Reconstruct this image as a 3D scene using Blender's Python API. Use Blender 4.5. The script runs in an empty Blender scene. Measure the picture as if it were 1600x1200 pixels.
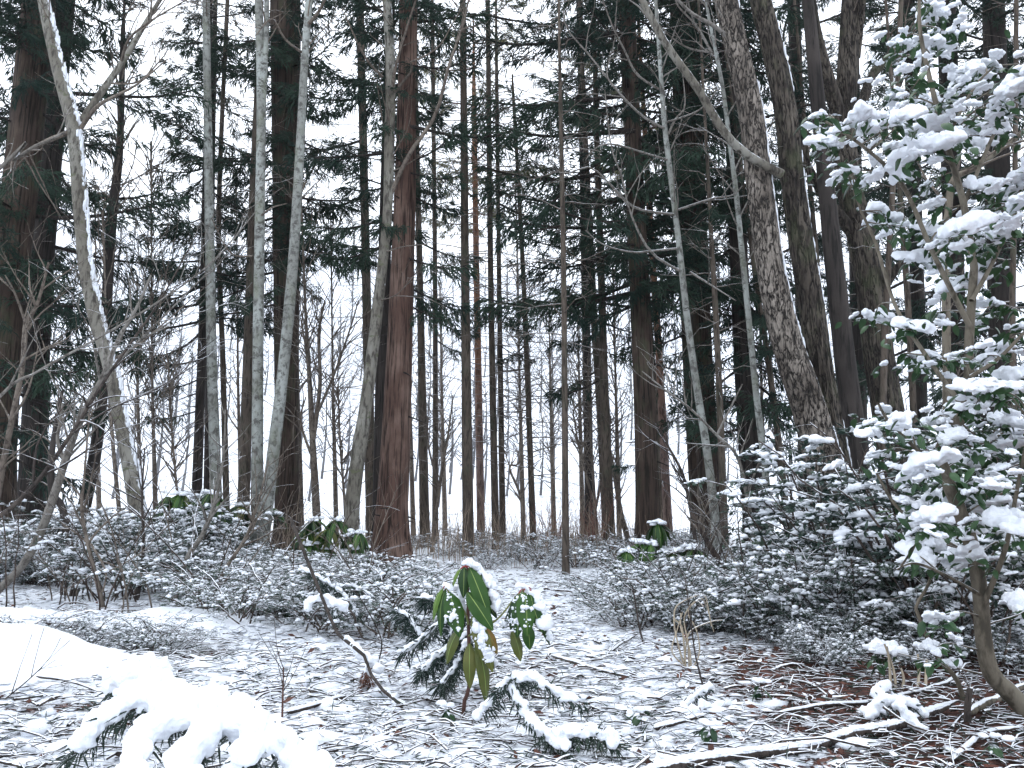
import bpy, math, random
import numpy as np
from mathutils import Vector, Matrix, Euler

SC = bpy.context.scene
COL = SC.collection
R = math.radians

# ------------------------------------------------------------------ camera, sky, sun, exposure
CAM_H, PITCH, FPX = 0.8, R(9.0), 1209.0          # eye height, upward tilt, focal length in 1600-px units
cam_d = bpy.data.cameras.new("camera")
cam = bpy.data.objects.new("camera", cam_d)
COL.objects.link(cam)
cam.location = (0, 0, CAM_H)
cam.rotation_euler = (R(90) + PITCH, 0, 0)
cam_d.sensor_width = 36
cam_d.lens = 36 * FPX / 1600
cam_d.clip_start, cam_d.clip_end = 0.05, 3000
SC.camera = cam

SUN_EL, SUN_AZ = R(62), R(-25)                   # behind the cloud, high above the clearing ahead
world = bpy.data.worlds.new("World")
SC.world = world
world.use_nodes = True
wn = world.node_tree
wn.nodes.clear()
sky = wn.nodes.new("ShaderNodeTexSky")
sky.sky_type = 'NISHITA'
sky.sun_disc = False
sky.sun_elevation = SUN_EL
sky.sun_rotation = SUN_AZ
sky.dust_density = 4.0
hs = wn.nodes.new("ShaderNodeHueSaturation")     # a grey overcast: the blue of the clear sky mostly taken out
hs.inputs["Saturation"].default_value = 0.18
mixw = wn.nodes.new("ShaderNodeMix")
mixw.data_type = 'RGBA'
mixw.inputs[0].default_value = 0.8
mixw.inputs[7].default_value = (9.0, 9.8, 11.0, 1)
bg = wn.nodes.new("ShaderNodeBackground")
bg.inputs["Strength"].default_value = 0.12
wo = wn.nodes.new("ShaderNodeOutputWorld")
wn.links.new(sky.outputs[0], hs.inputs["Color"])
wn.links.new(hs.outputs[0], mixw.inputs[6])
wn.links.new(mixw.outputs[2], bg.inputs["Color"])
wn.links.new(bg.outputs[0], wo.inputs[0])

sun_d = bpy.data.lights.new("sun", 'SUN')
sun_d.energy = 0.55
sun_d.angle = R(60)
sun_d.color = (1.0, 0.98, 0.95)
sun = bpy.data.objects.new("sun", sun_d)
COL.objects.link(sun)
sd = Vector((math.sin(SUN_AZ) * math.cos(SUN_EL), math.cos(SUN_AZ) * math.cos(SUN_EL), math.sin(SUN_EL)))
sun.rotation_euler = sd.to_track_quat('Z', 'Y').to_euler()

SC.view_settings.view_transform = 'Standard'
SC.view_settings.look = 'None'
SC.view_settings.gamma = 1
SC.view_settings.use_curve_mapping = False
SC.view_settings.exposure = 1.0
SC.render.engine = 'CYCLES'
SC.cycles.max_bounces = 5
SC.cycles.diffuse_bounces = 3
SC.cycles.glossy_bounces = 1
SC.cycles.transmission_bounces = 1
SC.cycles.volume_bounces = 1

# ------------------------------------------------------------------ helpers
rng = np.random.default_rng(11)


def P(px, py, d):
    """pixel of the 1600x1200 photograph at forward distance d -> world point"""
    xn, yn = (px - 800) / FPX, (600 - py) / FPX
    Y = math.cos(PITCH) - yn * math.sin(PITCH)
    Z = math.sin(PITCH) + yn * math.cos(PITCH)
    k = d / Y
    return np.array([xn * k, d, CAM_H + Z * k])


def _hash(ix, iy, iz, seed):
    h = (ix * 374761393 + iy * 668265263 + iz * 2147483647 + seed * 974711) & 0xFFFFFFFF
    h = ((h ^ (h >> 13)) * 1274126177) & 0xFFFFFFFF
    h = ((h ^ (h >> 16)) * 2246822519) & 0xFFFFFFFF
    return (h ^ (h >> 15)) / 4294967295.0


def vnoise(x, y, z=0.0, seed=0):
    x, y, z = np.broadcast_arrays(np.asarray(x, float), np.asarray(y, float), np.asarray(z, float))
    fx, fy, fz = np.floor(x), np.floor(y), np.floor(z)
    ix, iy, iz = fx.astype(np.int64), fy.astype(np.int64), fz.astype(np.int64)
    u, v, w = x - fx, y - fy, z - fz
    u, v, w = u * u * (3 - 2 * u), v * v * (3 - 2 * v), w * w * (3 - 2 * w)
    r = 0
    for a in (0, 1):
        for b in (0, 1):
            for c in (0, 1):
                r = r + _hash(ix + a, iy + b, iz + c, seed) * (u if a else 1 - u) * (v if b else 1 - v) * (w if c else 1 - w)
    return r


def fbm(x, y, z=0.0, seed=0, o=4):
    s, a, n = 0, 0.5, 0
    for i in range(o):
        s = s + a * vnoise(np.asarray(x) * 2 ** i, np.asarray(y) * 2 ** i, np.asarray(z) * 2 ** i, seed + i)
        n += a
        a *= 0.5
    return s / n


def sstep(a, b, x):
    t = np.clip((np.asarray(x, float) - a) / (b - a), 0, 1)
    return t * t * (3 - 2 * t)


def mound(x, y):
    """the smooth deep snow heaps beside the camera: a long near one and two lower ones behind a gap"""
    rx = np.clip((-1.35 - x) / 1.15, 0, 1)
    rx = rx * rx * (3 - 2 * rx)
    ridge = 3.72 + 0.10 * np.sin(x * 1.7)
    dy = y - ridge
    a = rx * 0.27 * np.exp(-(dy / np.where(dy > 0, 0.33, 0.62)) ** 2)
    b = 0.17 * np.exp(-((x + 2.15) / 0.62) ** 2 - ((y - 4.98 - 0.2 * (x + 2.1)) / 0.36) ** 2)
    c = 0.16 * np.exp(-((x + 3.6) / 0.8) ** 2 - ((y - 5.3) / 0.4) ** 2)
    w = 0.55 + 0.8 * fbm(x * 2.3, y * 2.9, 0, 5, 4)
    return np.maximum(np.maximum(a, b), c) * w


def ground_z(x, y):
    x, y = np.asarray(x, float), np.asarray(y, float)
    z = 0.16 * (fbm(x * 0.45, y * 0.45, 0, 3) - 0.5)
    z = z + 0.10 * sstep(3, 7, np.abs(x + 0.3)) + mound(x, y)
    return z


def gz(x, y):
    return float(ground_z(np.array([x]), np.array([y]))[0])


def G(px, py, lift=0.0):
    """pixel -> point on the ground seen there"""
    lo, hi = 1.2, 60.0
    for _ in range(40):
        m = (lo + hi) / 2
        p = P(px, py, m)
        if p[2] > gz(p[0], p[1]):
            lo = m
        else:
            hi = m
    p = P(px, py, lo)
    p[2] = gz(p[0], p[1]) + lift
    return p


class MB:
    """collects vertices and faces, builds ONE mesh"""

    def __init__(s):
        s.v, s.f, s.m, s.n = [], [], [], 0

    def add(s, v, f, mat=0):
        v, f = np.asarray(v, float).reshape(-1, 3), np.asarray(f, np.int64)
        s.v.append(v)
        s.f.append(f + s.n)
        s.m.append(np.full(len(f), mat))
        s.n += len(v)

    def mesh(s, name, mats, smooth=True):
        me = bpy.data.meshes.new(name)
        v = np.concatenate(s.v)
        tot = np.concatenate([np.full(len(f), f.shape[1]) for f in s.f])
        loops = np.concatenate([f.ravel() for f in s.f])
        me.vertices.add(len(v))
        me.vertices.foreach_set("co", v.ravel())
        me.loops.add(len(loops))
        me.loops.foreach_set("vertex_index", loops.astype(np.int32))
        me.polygons.add(len(tot))
        st = np.concatenate([[0], np.cumsum(tot)[:-1]])
        me.polygons.foreach_set("loop_start", st.astype(np.int32))
        me.polygons.foreach_set("loop_total", tot.astype(np.int32))
        me.polygons.foreach_set("material_index", np.concatenate(s.m).astype(np.int32))
        me.polygons.foreach_set("use_smooth", np.full(len(tot), smooth))
        for m in (mats if isinstance(mats, (list, tuple)) else [mats]):
            me.materials.append(m)
        me.update(calc_edges=True)
        me.validate()
        return me


def obj(name, me, parent=None, loc=(0, 0, 0), rot=(0, 0, 0), scale=1.0, kind=None):
    o = bpy.data.objects.new(name, me)
    COL.objects.link(o)
    if parent is not None:
        o.parent = parent
    o.location = tuple(float(c) for c in loc)
    o.rotation_euler = rot
    o.scale = (scale,) * 3 if np.isscalar(scale) else scale
    if kind:
        o['kind'] = kind
    return o


def tag(o, label, cat, group=None):
    o['label'] = label
    o['category'] = cat
    if group:
        o['group'] = group
    return o


def thing(name, label, cat, loc=(0, 0, 0), rotz=0.0, group=None, scale=1.0):
    o = bpy.data.objects.new(name, None)
    COL.objects.link(o)
    o.empty_display_size = 0.2
    o.location = tuple(float(c) for c in loc)
    o.rotation_euler = (0, 0, rotz)
    o.scale = (scale,) * 3
    return tag(o, label, cat, group)


def copy_thing(root, loc, rotz, label=None, group=None, scale=1.0):
    r = root.copy()
    COL.objects.link(r)
    r.location = tuple(float(c) for c in loc)
    r.rotation_euler = (0, 0, rotz)
    r.scale = (scale,) * 3
    if label:
        r['label'] = label
    if group:
        r['group'] = group
    for ch in list(root.children):
        c = ch.copy()
        COL.objects.link(c)
        c.parent = r
        for g in list(ch.children):
            d = g.copy()
            COL.objects.link(d)
            d.parent = c
    return r


def tubes(Pn, Rn, m=5):
    """N polylines of k points each -> tubes with m sides (vectorised); open ends close to a point radius"""
    Pn, Rn = np.asarray(Pn, float), np.asarray(Rn, float)
    N, k, _ = Pn.shape
    T = np.gradient(Pn, axis=1)
    T /= np.linalg.norm(T, axis=2, keepdims=True) + 1e-9
    ref = np.where(np.abs(T[:, :1, 2:3]) > 0.9, np.array([1.0, 0, 0]), np.array([0, 0, 1.0]))
    ref = np.repeat(ref, k, axis=1)
    U = np.cross(T, ref)
    U /= np.linalg.norm(U, axis=2, keepdims=True) + 1e-9
    V = np.cross(T, U)
    a = np.arange(m) * 2 * np.pi / m
    ring = Pn[:, :, None, :] + Rn[:, :, None, None] * (np.cos(a)[None, None, :, None] * U[:, :, None, :] + np.sin(a)[None, None, :, None] * V[:, :, None, :])
    v = ring.reshape(-1, 3)
    i, j, l = np.meshgrid(np.arange(N), np.arange(k - 1), np.arange(m), indexing='ij')
    b = i * k * m + j * m
    f = np.stack([b + l, b + m + l, b + m + (l + 1) % m, b + (l + 1) % m], -1).reshape(-1, 4)
    return v, f


def resample(pts, n, smooth=True):
    """Catmull-Rom through pts, n samples"""
    p = np.asarray(pts, float)
    if len(p) == 2 or not smooth:
        t = np.linspace(0, len(p) - 1, n)
        return np.stack([np.interp(t, np.arange(len(p)), p[:, c]) for c in range(p.shape[1])], 1)
    seg = np.concatenate([[0], np.cumsum(np.linalg.norm(np.diff(p[:, :3], axis=0), axis=1))])
    t = np.linspace(0, seg[-1], n)
    i = np.clip(np.searchsorted(seg, t, 'right') - 1, 0, len(p) - 2)
    u = ((t - seg[i]) / (seg[i + 1] - seg[i] + 1e-9))[:, None]
    p0, p1, p2, p3 = p[np.maximum(i - 1, 0)], p[i], p[i + 1], p[np.minimum(i + 2, len(p) - 1)]
    return 0.5 * (2 * p1 + (p2 - p0) * u + (2 * p0 - 5 * p1 + 4 * p2 - p3) * u ** 2 + (3 * p1 - p0 - 3 * p2 + p3) * u ** 3)


_ico = {}


def ico(sub):
    if sub not in _ico:
        import bmesh
        bm = bmesh.new()
        bmesh.ops.create_icosphere(bm, subdivisions=sub, radius=1)
        v = np.array([x.co[:] for x in bm.verts])
        f = np.array([[q.index for q in x.verts] for x in bm.faces])
        bm.free()
        _ico[sub] = (v, f)
    return _ico[sub]


def blobs(mb, C, S, sub=1, rough=0.25, flat=-0.35, mat=0):
    """snow lumps: noisy ellipsoids with a flattened underside; C (N,3), S (N,3)"""
    v, f = ico(sub)
    C, S = np.asarray(C, float).reshape(-1, 3), np.asarray(S, float).reshape(-1, 3)
    N = len(C)
    off = rng.uniform(0, 50, (N, 1, 3))
    q = v[None] * 1.6 + off
    d = 1 + rough * (vnoise(q[..., 0], q[..., 1], q[..., 2], 9) - 0.5) * 2
    w = v[None] * d[..., None]
    w[..., 2] = np.maximum(w[..., 2], flat)
    w = w * S[:, None, :] + C[:, None, :]
    ff = (f[None] + (np.arange(N) * len(v))[:, None, None]).reshape(-1, 3)
    mb.add(w.reshape(-1, 3), ff, mat)


def fuse(mb, voxel, mats, name, smooth=2, grain=None):
    """weld overlapping lumps of a collector into one skin"""
    me = mb.mesh("lumps", mats)
    o = bpy.data.objects.new("lumps", me)
    COL.objects.link(o)
    md = o.modifiers.new("r", 'REMESH')
    md.mode = 'VOXEL'
    md.voxel_size = voxel
    md.use_smooth_shade = True
    ms = o.modifiers.new("s", 'SMOOTH')
    ms.iterations = smooth
    dg = bpy.context.evaluated_depsgraph_get()
    res = bpy.data.meshes.new_from_object(o.evaluated_get(dg))
    res.name = name
    if grain:
        v = np.zeros(len(res.vertices) * 3)
        nr = np.zeros_like(v)
        res.vertices.foreach_get("co", v)
        res.vertices.foreach_get("normal", nr)
        v, nr = v.reshape(-1, 3), nr.reshape(-1, 3)
        q = v / grain[1]
        v = v + nr * ((fbm(q[:, 0], q[:, 1], q[:, 2], 3, 3) - 0.5) * grain[0])[:, None]
        res.vertices.foreach_set("co", v.ravel())
        res.update()
    res.materials.clear()
    res.materials.append(mats)
    bpy.data.objects.remove(o)
    return res


# ------------------------------------------------------------------ materials
def mat_new(name):
    m = bpy.data.materials.new(name)
    m.use_nodes = True
    nt = m.node_tree
    b = nt.nodes["Principled BSDF"]
    b.inputs["Roughness"].default_value = 0.85
    b.inputs["Specular IOR Level"].default_value = 0.25
    return m, nt, b


def N(nt, typ, **kw):
    n = nt.nodes.new(typ)
    for k, v in kw.items():
        setattr(n, k, v)
    return n


def math_(nt, op, a, b=None, clamp=False):
    n = N(nt, "ShaderNodeMath", operation=op)
    n.use_clamp = clamp
    for i, x in enumerate((a, b)):
        if x is None:
            continue
        if isinstance(x, (int, float)):
            n.inputs[i].default_value = x
        else:
            nt.links.new(x, n.inputs[i])
    return n.outputs[0]


def mixc(nt, fac, a, b):
    n = N(nt, "ShaderNodeMix", data_type='RGBA')
    for i, x in ((0, fac), (6, a), (7, b)):
        if isinstance(x, (int, float)):
            n.inputs[i].default_value = x
        elif isinstance(x, tuple):
            n.inputs[i].default_value = x + (1,) if len(x) == 3 else x
        else:
            nt.links.new(x, n.inputs[i])
    return n.outputs[2]


def ramp(nt, fac, lo, hi):
    n = N(nt, "ShaderNodeMapRange", interpolation_type='SMOOTHSTEP')
    n.inputs[1].default_value, n.inputs[2].default_value = lo, hi
    nt.links.new(fac, n.inputs[0])
    return n.outputs[0]


def coords(nt, scale=(1, 1, 1), kind="Object"):
    tc = N(nt, "ShaderNodeTexCoord")
    mp = N(nt, "ShaderNodeMapping")
    mp.inputs["Scale"].default_value = scale
    if kind == "World":
        ge = N(nt, "ShaderNodeNewGeometry")
        nt.links.new(ge.outputs["Position"], mp.inputs["Vector"])
    else:
        nt.links.new(tc.outputs[kind], mp.inputs["Vector"])
    return mp.outputs[0]


def noise(nt, vec, scale, detail=4, rough=0.6, dist=0.0):
    n = N(nt, "ShaderNodeTexNoise")
    n.inputs["Scale"].default_value = scale
    n.inputs["Detail"].default_value = detail
    n.inputs["Roughness"].default_value = rough
    n.inputs["Distortion"].default_value = dist
    nt.links.new(vec, n.inputs["Vector"])
    return n.outputs[0]


def bump(nt, bsdf, h, strength, dist=0.02):
    n = N(nt, "ShaderNodeBump")
    n.inputs["Strength"].default_value = strength
    n.inputs["Distance"].default_value = dist
    nt.links.new(h, n.inputs["Height"])
    nt.links.new(n.outputs[0], bsdf.inputs["Normal"])


SNOW = (0.79, 0.815, 0.86)


def snow_fac(nt, direction, lo, hi, nscale, namp, twosided=False, warp=None):
    """fresh snow lying on the faces turned to `direction`, with a ragged edge"""
    ge = N(nt, "ShaderNodeNewGeometry")
    vm = N(nt, "ShaderNodeVectorMath", operation='DOT_PRODUCT')
    d = Vector(direction).normalized()
    vm.inputs[1].default_value = d
    nt.links.new(ge.outputs["Normal"], vm.inputs[0])
    dot = vm.outputs["Value"]
    if twosided:
        s = math_(nt, 'MULTIPLY_ADD', ge.outputs["Backfacing"], -2.0)
        s.node.inputs[2].default_value = 1.0
        dot = math_(nt, 'MULTIPLY', dot, s)
    mp = N(nt, "ShaderNodeMapping")
    mp.inputs["Scale"].default_value = (1, 1, 0.55) if warp is None else warp
    nt.links.new(ge.outputs["Position"], mp.inputs["Vector"])
    nz = noise(nt, mp.outputs[0], nscale, 3, 0.65)
    nz = math_(nt, 'MULTIPLY', math_(nt, 'SUBTRACT', nz, 0.5), namp)
    return ramp(nt, math_(nt, 'ADD', dot, nz), lo, hi)


def bark(name, dark, mid, light, stretch=0.12, scale=14, moss=None, snow=None, cells=False, bump_s=0.8, top=None, patch=None):
    m, nt, b = mat_new(name)
    v = coords(nt, (1, 1, stretch))
    n1 = noise(nt, v, scale, 6, 0.65, 0.3)
    v2 = coords(nt, (1, 1, 0.5))
    n2 = noise(nt, v2, 2.2, 4, 0.6)
    if cells:                                     # interlacing vertical fissures between raised plates
        vr = coords(nt, (1, 1, stretch))
        nr = noise(nt, vr, scale * 0.55, 3, 0.55, 0.5)
        rid = math_(nt, 'ABSOLUTE', math_(nt, 'SUBTRACT', nr, 0.5))
        crack = ramp(nt, rid, 0.004, 0.055)
        h = math_(nt, 'ADD', math_(nt, 'MULTIPLY', crack, 0.8), math_(nt, 'MULTIPLY', n1, 0.7))
        fac1 = math_(nt, 'MULTIPLY', crack, ramp(nt, n1, 0.33, 0.6))
    else:
        h = n1
        fac1 = ramp(nt, n1, 0.36, 0.56)
    c = mixc(nt, fac1, dark, mid)
    fac2 = math_(nt, 'MULTIPLY', fac1, ramp(nt, n2, 0.42, 0.66))
    c = mixc(nt, fac2, c, light)
    if patch:                                     # lichen / light plates
        v3 = coords(nt, (1, 1, 2.2))
        n3 = noise(nt, v3, patch[1], 4, 0.7)
        c = mixc(nt, ramp(nt, n3, patch[2], patch[2] + 0.08), c, patch[0])
    if moss:
        n4 = noise(nt, v2, 3.1, 4, 0.7)
        c = mixc(nt, math_(nt, 'MULTIPLY', ramp(nt, n4, 0.5, 0.68), moss[1]), c, moss[0])
    if top:                                       # bark that changes colour with height
        tc = N(nt, "ShaderNodeTexCoord")
        sp = N(nt, "ShaderNodeSeparateXYZ")
        nt.links.new(tc.outputs["Object"], sp.inputs[0])
        zz = math_(nt, 'ADD', sp.outputs[2], math_(nt, 'MULTIPLY', n2, 1.5))
        c = mixc(nt, ramp(nt, zz, top[1], top[2]), c, mixc(nt, fac1, tuple(x * 0.45 for x in top[0]), top[0]))
    if snow:
        c = mixc(nt, snow_fac(nt, snow[0], snow[1], snow[2], snow[3], snow[4]), c, SNOW)
    nt.links.new(c, b.inputs["Base Color"])
    bump(nt, b, h, bump_s, 0.03)
    return m


WIND = (0.8, -0.15, 0.62)
M = {}
M['cedar_red'] = bark("red cedar bark", (0.0167, 0.0099, 0.0074), (0.0928, 0.053, 0.0404), (0.1845, 0.1238, 0.0978), 0.05, 34, snow=((0.85, -0.3, 0.3), 1.06, 1.15, 30, 0.5))
M['cedar_brown'] = bark("brown cedar bark", (0.0102, 0.0074, 0.0055), (0.0456, 0.0301, 0.0227), (0.0827, 0.0603, 0.0462), 0.05, 32, moss=((0.05, 0.06, 0.032), 0.6), snow=(WIND, 1.05, 1.14, 30, 0.5))
M['cedar_dark'] = bark("dark cedar bark", (0.0072, 0.0058, 0.005), (0.0239, 0.0188, 0.0166), (0.0433, 0.0361, 0.0318), 0.05, 32)
M['larch'] = bark("grey conifer bark", (0.03, 0.0238, 0.0191), (0.08, 0.0626, 0.049), (0.1221, 0.0987, 0.079), 0.16, 30, moss=((0.06, 0.07, 0.045), 0.6))
M['pine_red'] = bark("red pine bark", (0.05, 0.035, 0.03), (0.15, 0.10, 0.085), (0.22, 0.16, 0.14), 0.25, 18, top=((0.25, 0.125, 0.075), 2.0, 6.5))
M['lichen'] = bark("lichen grey bark", (0.0891, 0.0871, 0.0792), (0.2079, 0.2129, 0.1932), (0.3268, 0.3465, 0.3237), 0.7, 16, patch=((0.075, 0.072, 0.065), 7.0, 0.57), moss=((0.16, 0.175, 0.12), 0.5), snow=(WIND, 0.88, 1.0, 22, 0.7), bump_s=0.6)
M['pale'] = bark("pale mottled bark", (0.0498, 0.0439, 0.0372), (0.1412, 0.1288, 0.1052), (0.2409, 0.2326, 0.2023), 0.3, 22, patch=((0.10, 0.105, 0.065), 5.0, 0.58), snow=(WIND, 0.84, 0.95, 16, 0.75), bump_s=0.8)
M['flaky'] = bark("flaky light bark", (0.018, 0.015, 0.0128), (0.1235, 0.1032, 0.0861), (0.2693, 0.2356, 0.202), 0.30, 34, cells=True, snow=(WIND, 0.90, 1.0, 20, 0.7), bump_s=1.0)
M['ridged'] = bark("ridged brown bark", (0.0116, 0.0093, 0.0079), (0.0615, 0.0499, 0.0405), (0.1264, 0.1084, 0.0881), 0.16, 36, cells=True, moss=((0.07, 0.08, 0.042), 0.5), snow=(WIND, 0.93, 1.02, 22, 0.7), bump_s=1.0)
M['smooth_dark'] = bark("dark smooth bark", (0.0119, 0.0102, 0.0093), (0.0306, 0.0255, 0.0229), (0.051, 0.0425, 0.0382), 0.10, 16, bump_s=0.5)
M['twig'] = bark("bare twig bark", (0.05, 0.04, 0.033), (0.12, 0.098, 0.08), (0.20, 0.17, 0.14), 0.6, 30, snow=((0.1, 0, 1), 0.80, 0.98, 30, 0.7), bump_s=0.2)
M['twig_pale'] = bark("pale twig bark", (0.0672, 0.0588, 0.0504), (0.1512, 0.1372, 0.1204), (0.224, 0.21, 0.1904), 0.6, 30, snow=((0.2, 0, 1), 0.62, 0.85, 30, 0.7), bump_s=0.2)
M['twig_dark'] = bark("wet dark twig", (0.02, 0.016, 0.014), (0.05, 0.04, 0.035), (0.08, 0.065, 0.055), 0.6, 30, snow=((0.1, 0, 1), 0.55, 0.75, 28, 0.7), bump_s=0.2)
M['camellia_stem'] = bark("olive grey stem", (0.0525, 0.045, 0.0338), (0.1275, 0.1087, 0.0825), (0.1725, 0.1537, 0.12), 0.3, 22, snow=((0.2, 0, 1), 0.72, 0.86, 24, 0.5), bump_s=0.3)
M['wet'] = bark("wet bare wood", (0.012, 0.01, 0.009), (0.034, 0.027, 0.023), (0.06, 0.048, 0.042), 0.5, 40, bump_s=0.3)
M['log'] = bark("rotting log bark", (0.02, 0.015, 0.014), (0.055, 0.042, 0.036), (0.10, 0.08, 0.066), 0.4, 26, snow=((0, -0.1, 1), 0.36, 0.5, 26, 0.75), bump_s=0.8)
M['stick'] = bark("snowy stick bark", (0.022, 0.016, 0.014), (0.06, 0.045, 0.038), (0.13, 0.10, 0.08), 0.6, 30, snow=((0, -0.1, 1), 0.58, 0.72, 15, 1.7), bump_s=0.3)


def leaf_mat(name, c1, c2, rough=0.35, snow=None, nscale=6, spec=0.45):
    m, nt, b = mat_new(name)
    v = coords(nt, (1, 1, 1))
    n1 = noise(nt, v, nscale, 3)
    oi = N(nt, "ShaderNodeObjectInfo")
    f = math_(nt, 'ADD', math_(nt, 'MULTIPLY', n1, 0.7), math_(nt, 'MULTIPLY', oi.outputs["Random"], 0.3))
    c = mixc(nt, ramp(nt, f, 0.25, 0.75), c1, c2)
    b.inputs["Roughness"].default_value = rough
    b.inputs["Specular IOR Level"].default_value = spec
    if snow:
        sf = snow_fac(nt, (0, 0, 1), *snow, twosided=True, warp=(1, 1, 1))
        c = mixc(nt, sf, c, SNOW)
        r = N(nt, "ShaderNodeMapRange")
        r.inputs[3].default_value, r.inputs[4].default_value = rough, 0.85
        nt.links.new(sf, r.inputs[0])
        nt.links.new(r.outputs[0], b.inputs["Roughness"])
    nt.links.new(c, b.inputs["Base Color"])
    return m


M['needles'] = leaf_mat("cedar needles", (0.016, 0.030, 0.025), (0.036, 0.058, 0.040), 0.75, None, 2.0, 0.06)
M['needles_dead'] = leaf_mat("dead cedar needles", (0.06, 0.03, 0.022), (0.13, 0.065, 0.045), 0.8, (0.45, 0.7, 30, 0.8), 4.0, 0.1)
M['needles_snow'] = leaf_mat("snowy cedar needles", (0.018, 0.032, 0.028), (0.04, 0.055, 0.04), 0.7, (0.5, 0.8, 40, 0.7), 4.0, 0.15)
M['pine_needles'] = leaf_mat("pine needles", (0.09, 0.10, 0.045), (0.16, 0.155, 0.075), 0.6, None, 2.0, 0.2)
M['shrub_leaf'] = leaf_mat("dusted shrub leaf", (0.028, 0.05, 0.042), (0.055, 0.085, 0.06), 0.5, (0.34, 0.58, 24, 1.0), 5.0, 0.2)
M['camellia_leaf'] = leaf_mat("camellia leaf", (0.014, 0.038, 0.018), (0.038, 0.08, 0.032), 0.35, (0.88, 1.0, 30, 0.9), 5.0, 0.2)
M['droop_leaf'] = leaf_mat("glossy green leaf", (0.012, 0.042, 0.007), (0.032, 0.082, 0.012), 0.38, None, 9.0, 0.22)
M['droop_leaf_dark'] = leaf_mat("dark green leaf", (0.006, 0.022, 0.006), (0.015, 0.04, 0.009), 0.38, None, 9.0, 0.22)
M['droop_leaf_light'] = leaf_mat("light green leaf", (0.055, 0.115, 0.018), (0.10, 0.16, 0.03), 0.45, None, 9.0, 0.2)
M['droop_leaf_olive'] = leaf_mat("olive leaf", (0.06, 0.08, 0.016), (0.11, 0.11, 0.026), 0.45, None, 14.0, 0.3)
M['droop_leaf_brown'] = leaf_mat("browning leaf", (0.13, 0.10, 0.02), (0.26, 0.13, 0.03), 0.5, None, 22.0, 0.3)


def plain(name, col, rough=0.8, var=0.35, scale=8, snow=None):
    m, nt, b = mat_new(name)
    v = coords(nt, (1, 1, 1))
    n1 = noise(nt, v, scale, 4)
    c = mixc(nt, ramp(nt, n1, 0.3, 0.7), tuple(x * (1 - var) for x in col), tuple(min(1, x * (1 + var)) for x in col))
    if snow:
        c = mixc(nt, snow_fac(nt, (0, 0, 1), *snow), c, SNOW)
    nt.links.new(c, b.inputs["Base Color"])
    b.inputs["Roughness"].default_value = rough
    return m


M['petiole'] = plain("red leaf stalk", (0.30, 0.05, 0.05), 0.5)
M['stem_red'] = plain("dark red stem", (0.09, 0.045, 0.035), 0.6)
M['stem_green'] = plain("green stem", (0.13, 0.14, 0.05), 0.6)
M['straw'] = plain("bleached straw", (0.38, 0.32, 0.24), 0.8, 0.3, 12, (0.6, 0.8, 30, 0.7))
M['twig_red'] = plain("reddish twigs", (0.17, 0.085, 0.065), 0.8, 0.4, 10)
M['drygrass'] = plain("dry stalks", (0.27, 0.21, 0.16), 0.9, 0.4, 2, (0.7, 0.9, 20, 0.7))
M['rot'] = plain("rotten wood", (0.04, 0.023, 0.018), 0.95, 0.7, 14, (0.35, 0.5, 9, 1.1))
M['deadleaf'] = plain("dead leaf", (0.095, 0.042, 0.03), 0.7, 0.65, 3, (0.86, 1.0, 14, 1.0))
M['fartree'] = plain("frosted far trees", (0.10, 0.10, 0.105), 0.9, 0.3, 0.5, (0.2, 0.8, 1.0, 0.8))

m, nt, b = mat_new("fresh snow")
v = coords(nt, (1, 1, 1), "World")
n1 = noise(nt, v, 60, 4, 0.7)
n2 = noise(nt, v, 9, 4, 0.6)
nt.links.new(mixc(nt, n2, (0.72, 0.75, 0.80), (0.81, 0.83, 0.87)), b.inputs["Base Color"])
b.inputs["Roughness"].default_value = 0.75
b.inputs["Specular IOR Level"].default_value = 0.2
bump(nt, b, math_(nt, 'ADD', math_(nt, 'MULTIPLY', n1, 0.5), n2), 0.6, 0.02)
M['snow'] = m

# ground: thin snow over brown needle litter; `cover` says how deep the snow lies
m, nt, b = mat_new("snowy forest floor")
at = N(nt, "ShaderNodeAttribute", attribute_name="cover")
v = coords(nt, (1, 1, 1), "World")
na = noise(nt, v, 44, 6, 0.75, 0.8)
vs = coords(nt, (1, 2.4, 1), "World")
nb_ = noise(nt, vs, 11, 5, 0.7, 1.0)
nsum = math_(nt, 'ADD', math_(nt, 'MULTIPLY', na, 0.75), math_(nt, 'MULTIPLY', nb_, 0.65))
s = ramp(nt, math_(nt, 'ADD', at.outputs["Fac"], math_(nt, 'SUBTRACT', nsum, 0.70)), 0.40, 0.52)
vo = N(nt, "ShaderNodeTexVoronoi")
vo.inputs["Scale"].default_value = 30
nt.links.new(vs, vo.inputs["Vector"])
sp = N(nt, "ShaderNodeSeparateColor")
nt.links.new(vo.outputs["Color"], sp.inputs[0])
c = mixc(nt, sp.outputs[0], (0.018, 0.014, 0.015), (0.075, 0.036, 0.028))
c = mixc(nt, ramp(nt, sp.outputs[1], 0.55, 0.85), c, (0.135, 0.05, 0.034))
c = mixc(nt, s, c, (0.77, 0.80, 0.85))
nt.links.new(c, b.inputs["Base Color"])
bump(nt, b, math_(nt, 'ADD', math_(nt, 'MULTIPLY', s, 0.7), math_(nt, 'MULTIPLY', na, 0.5)), 0.7, 0.025)
M['ground'] = m

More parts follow.
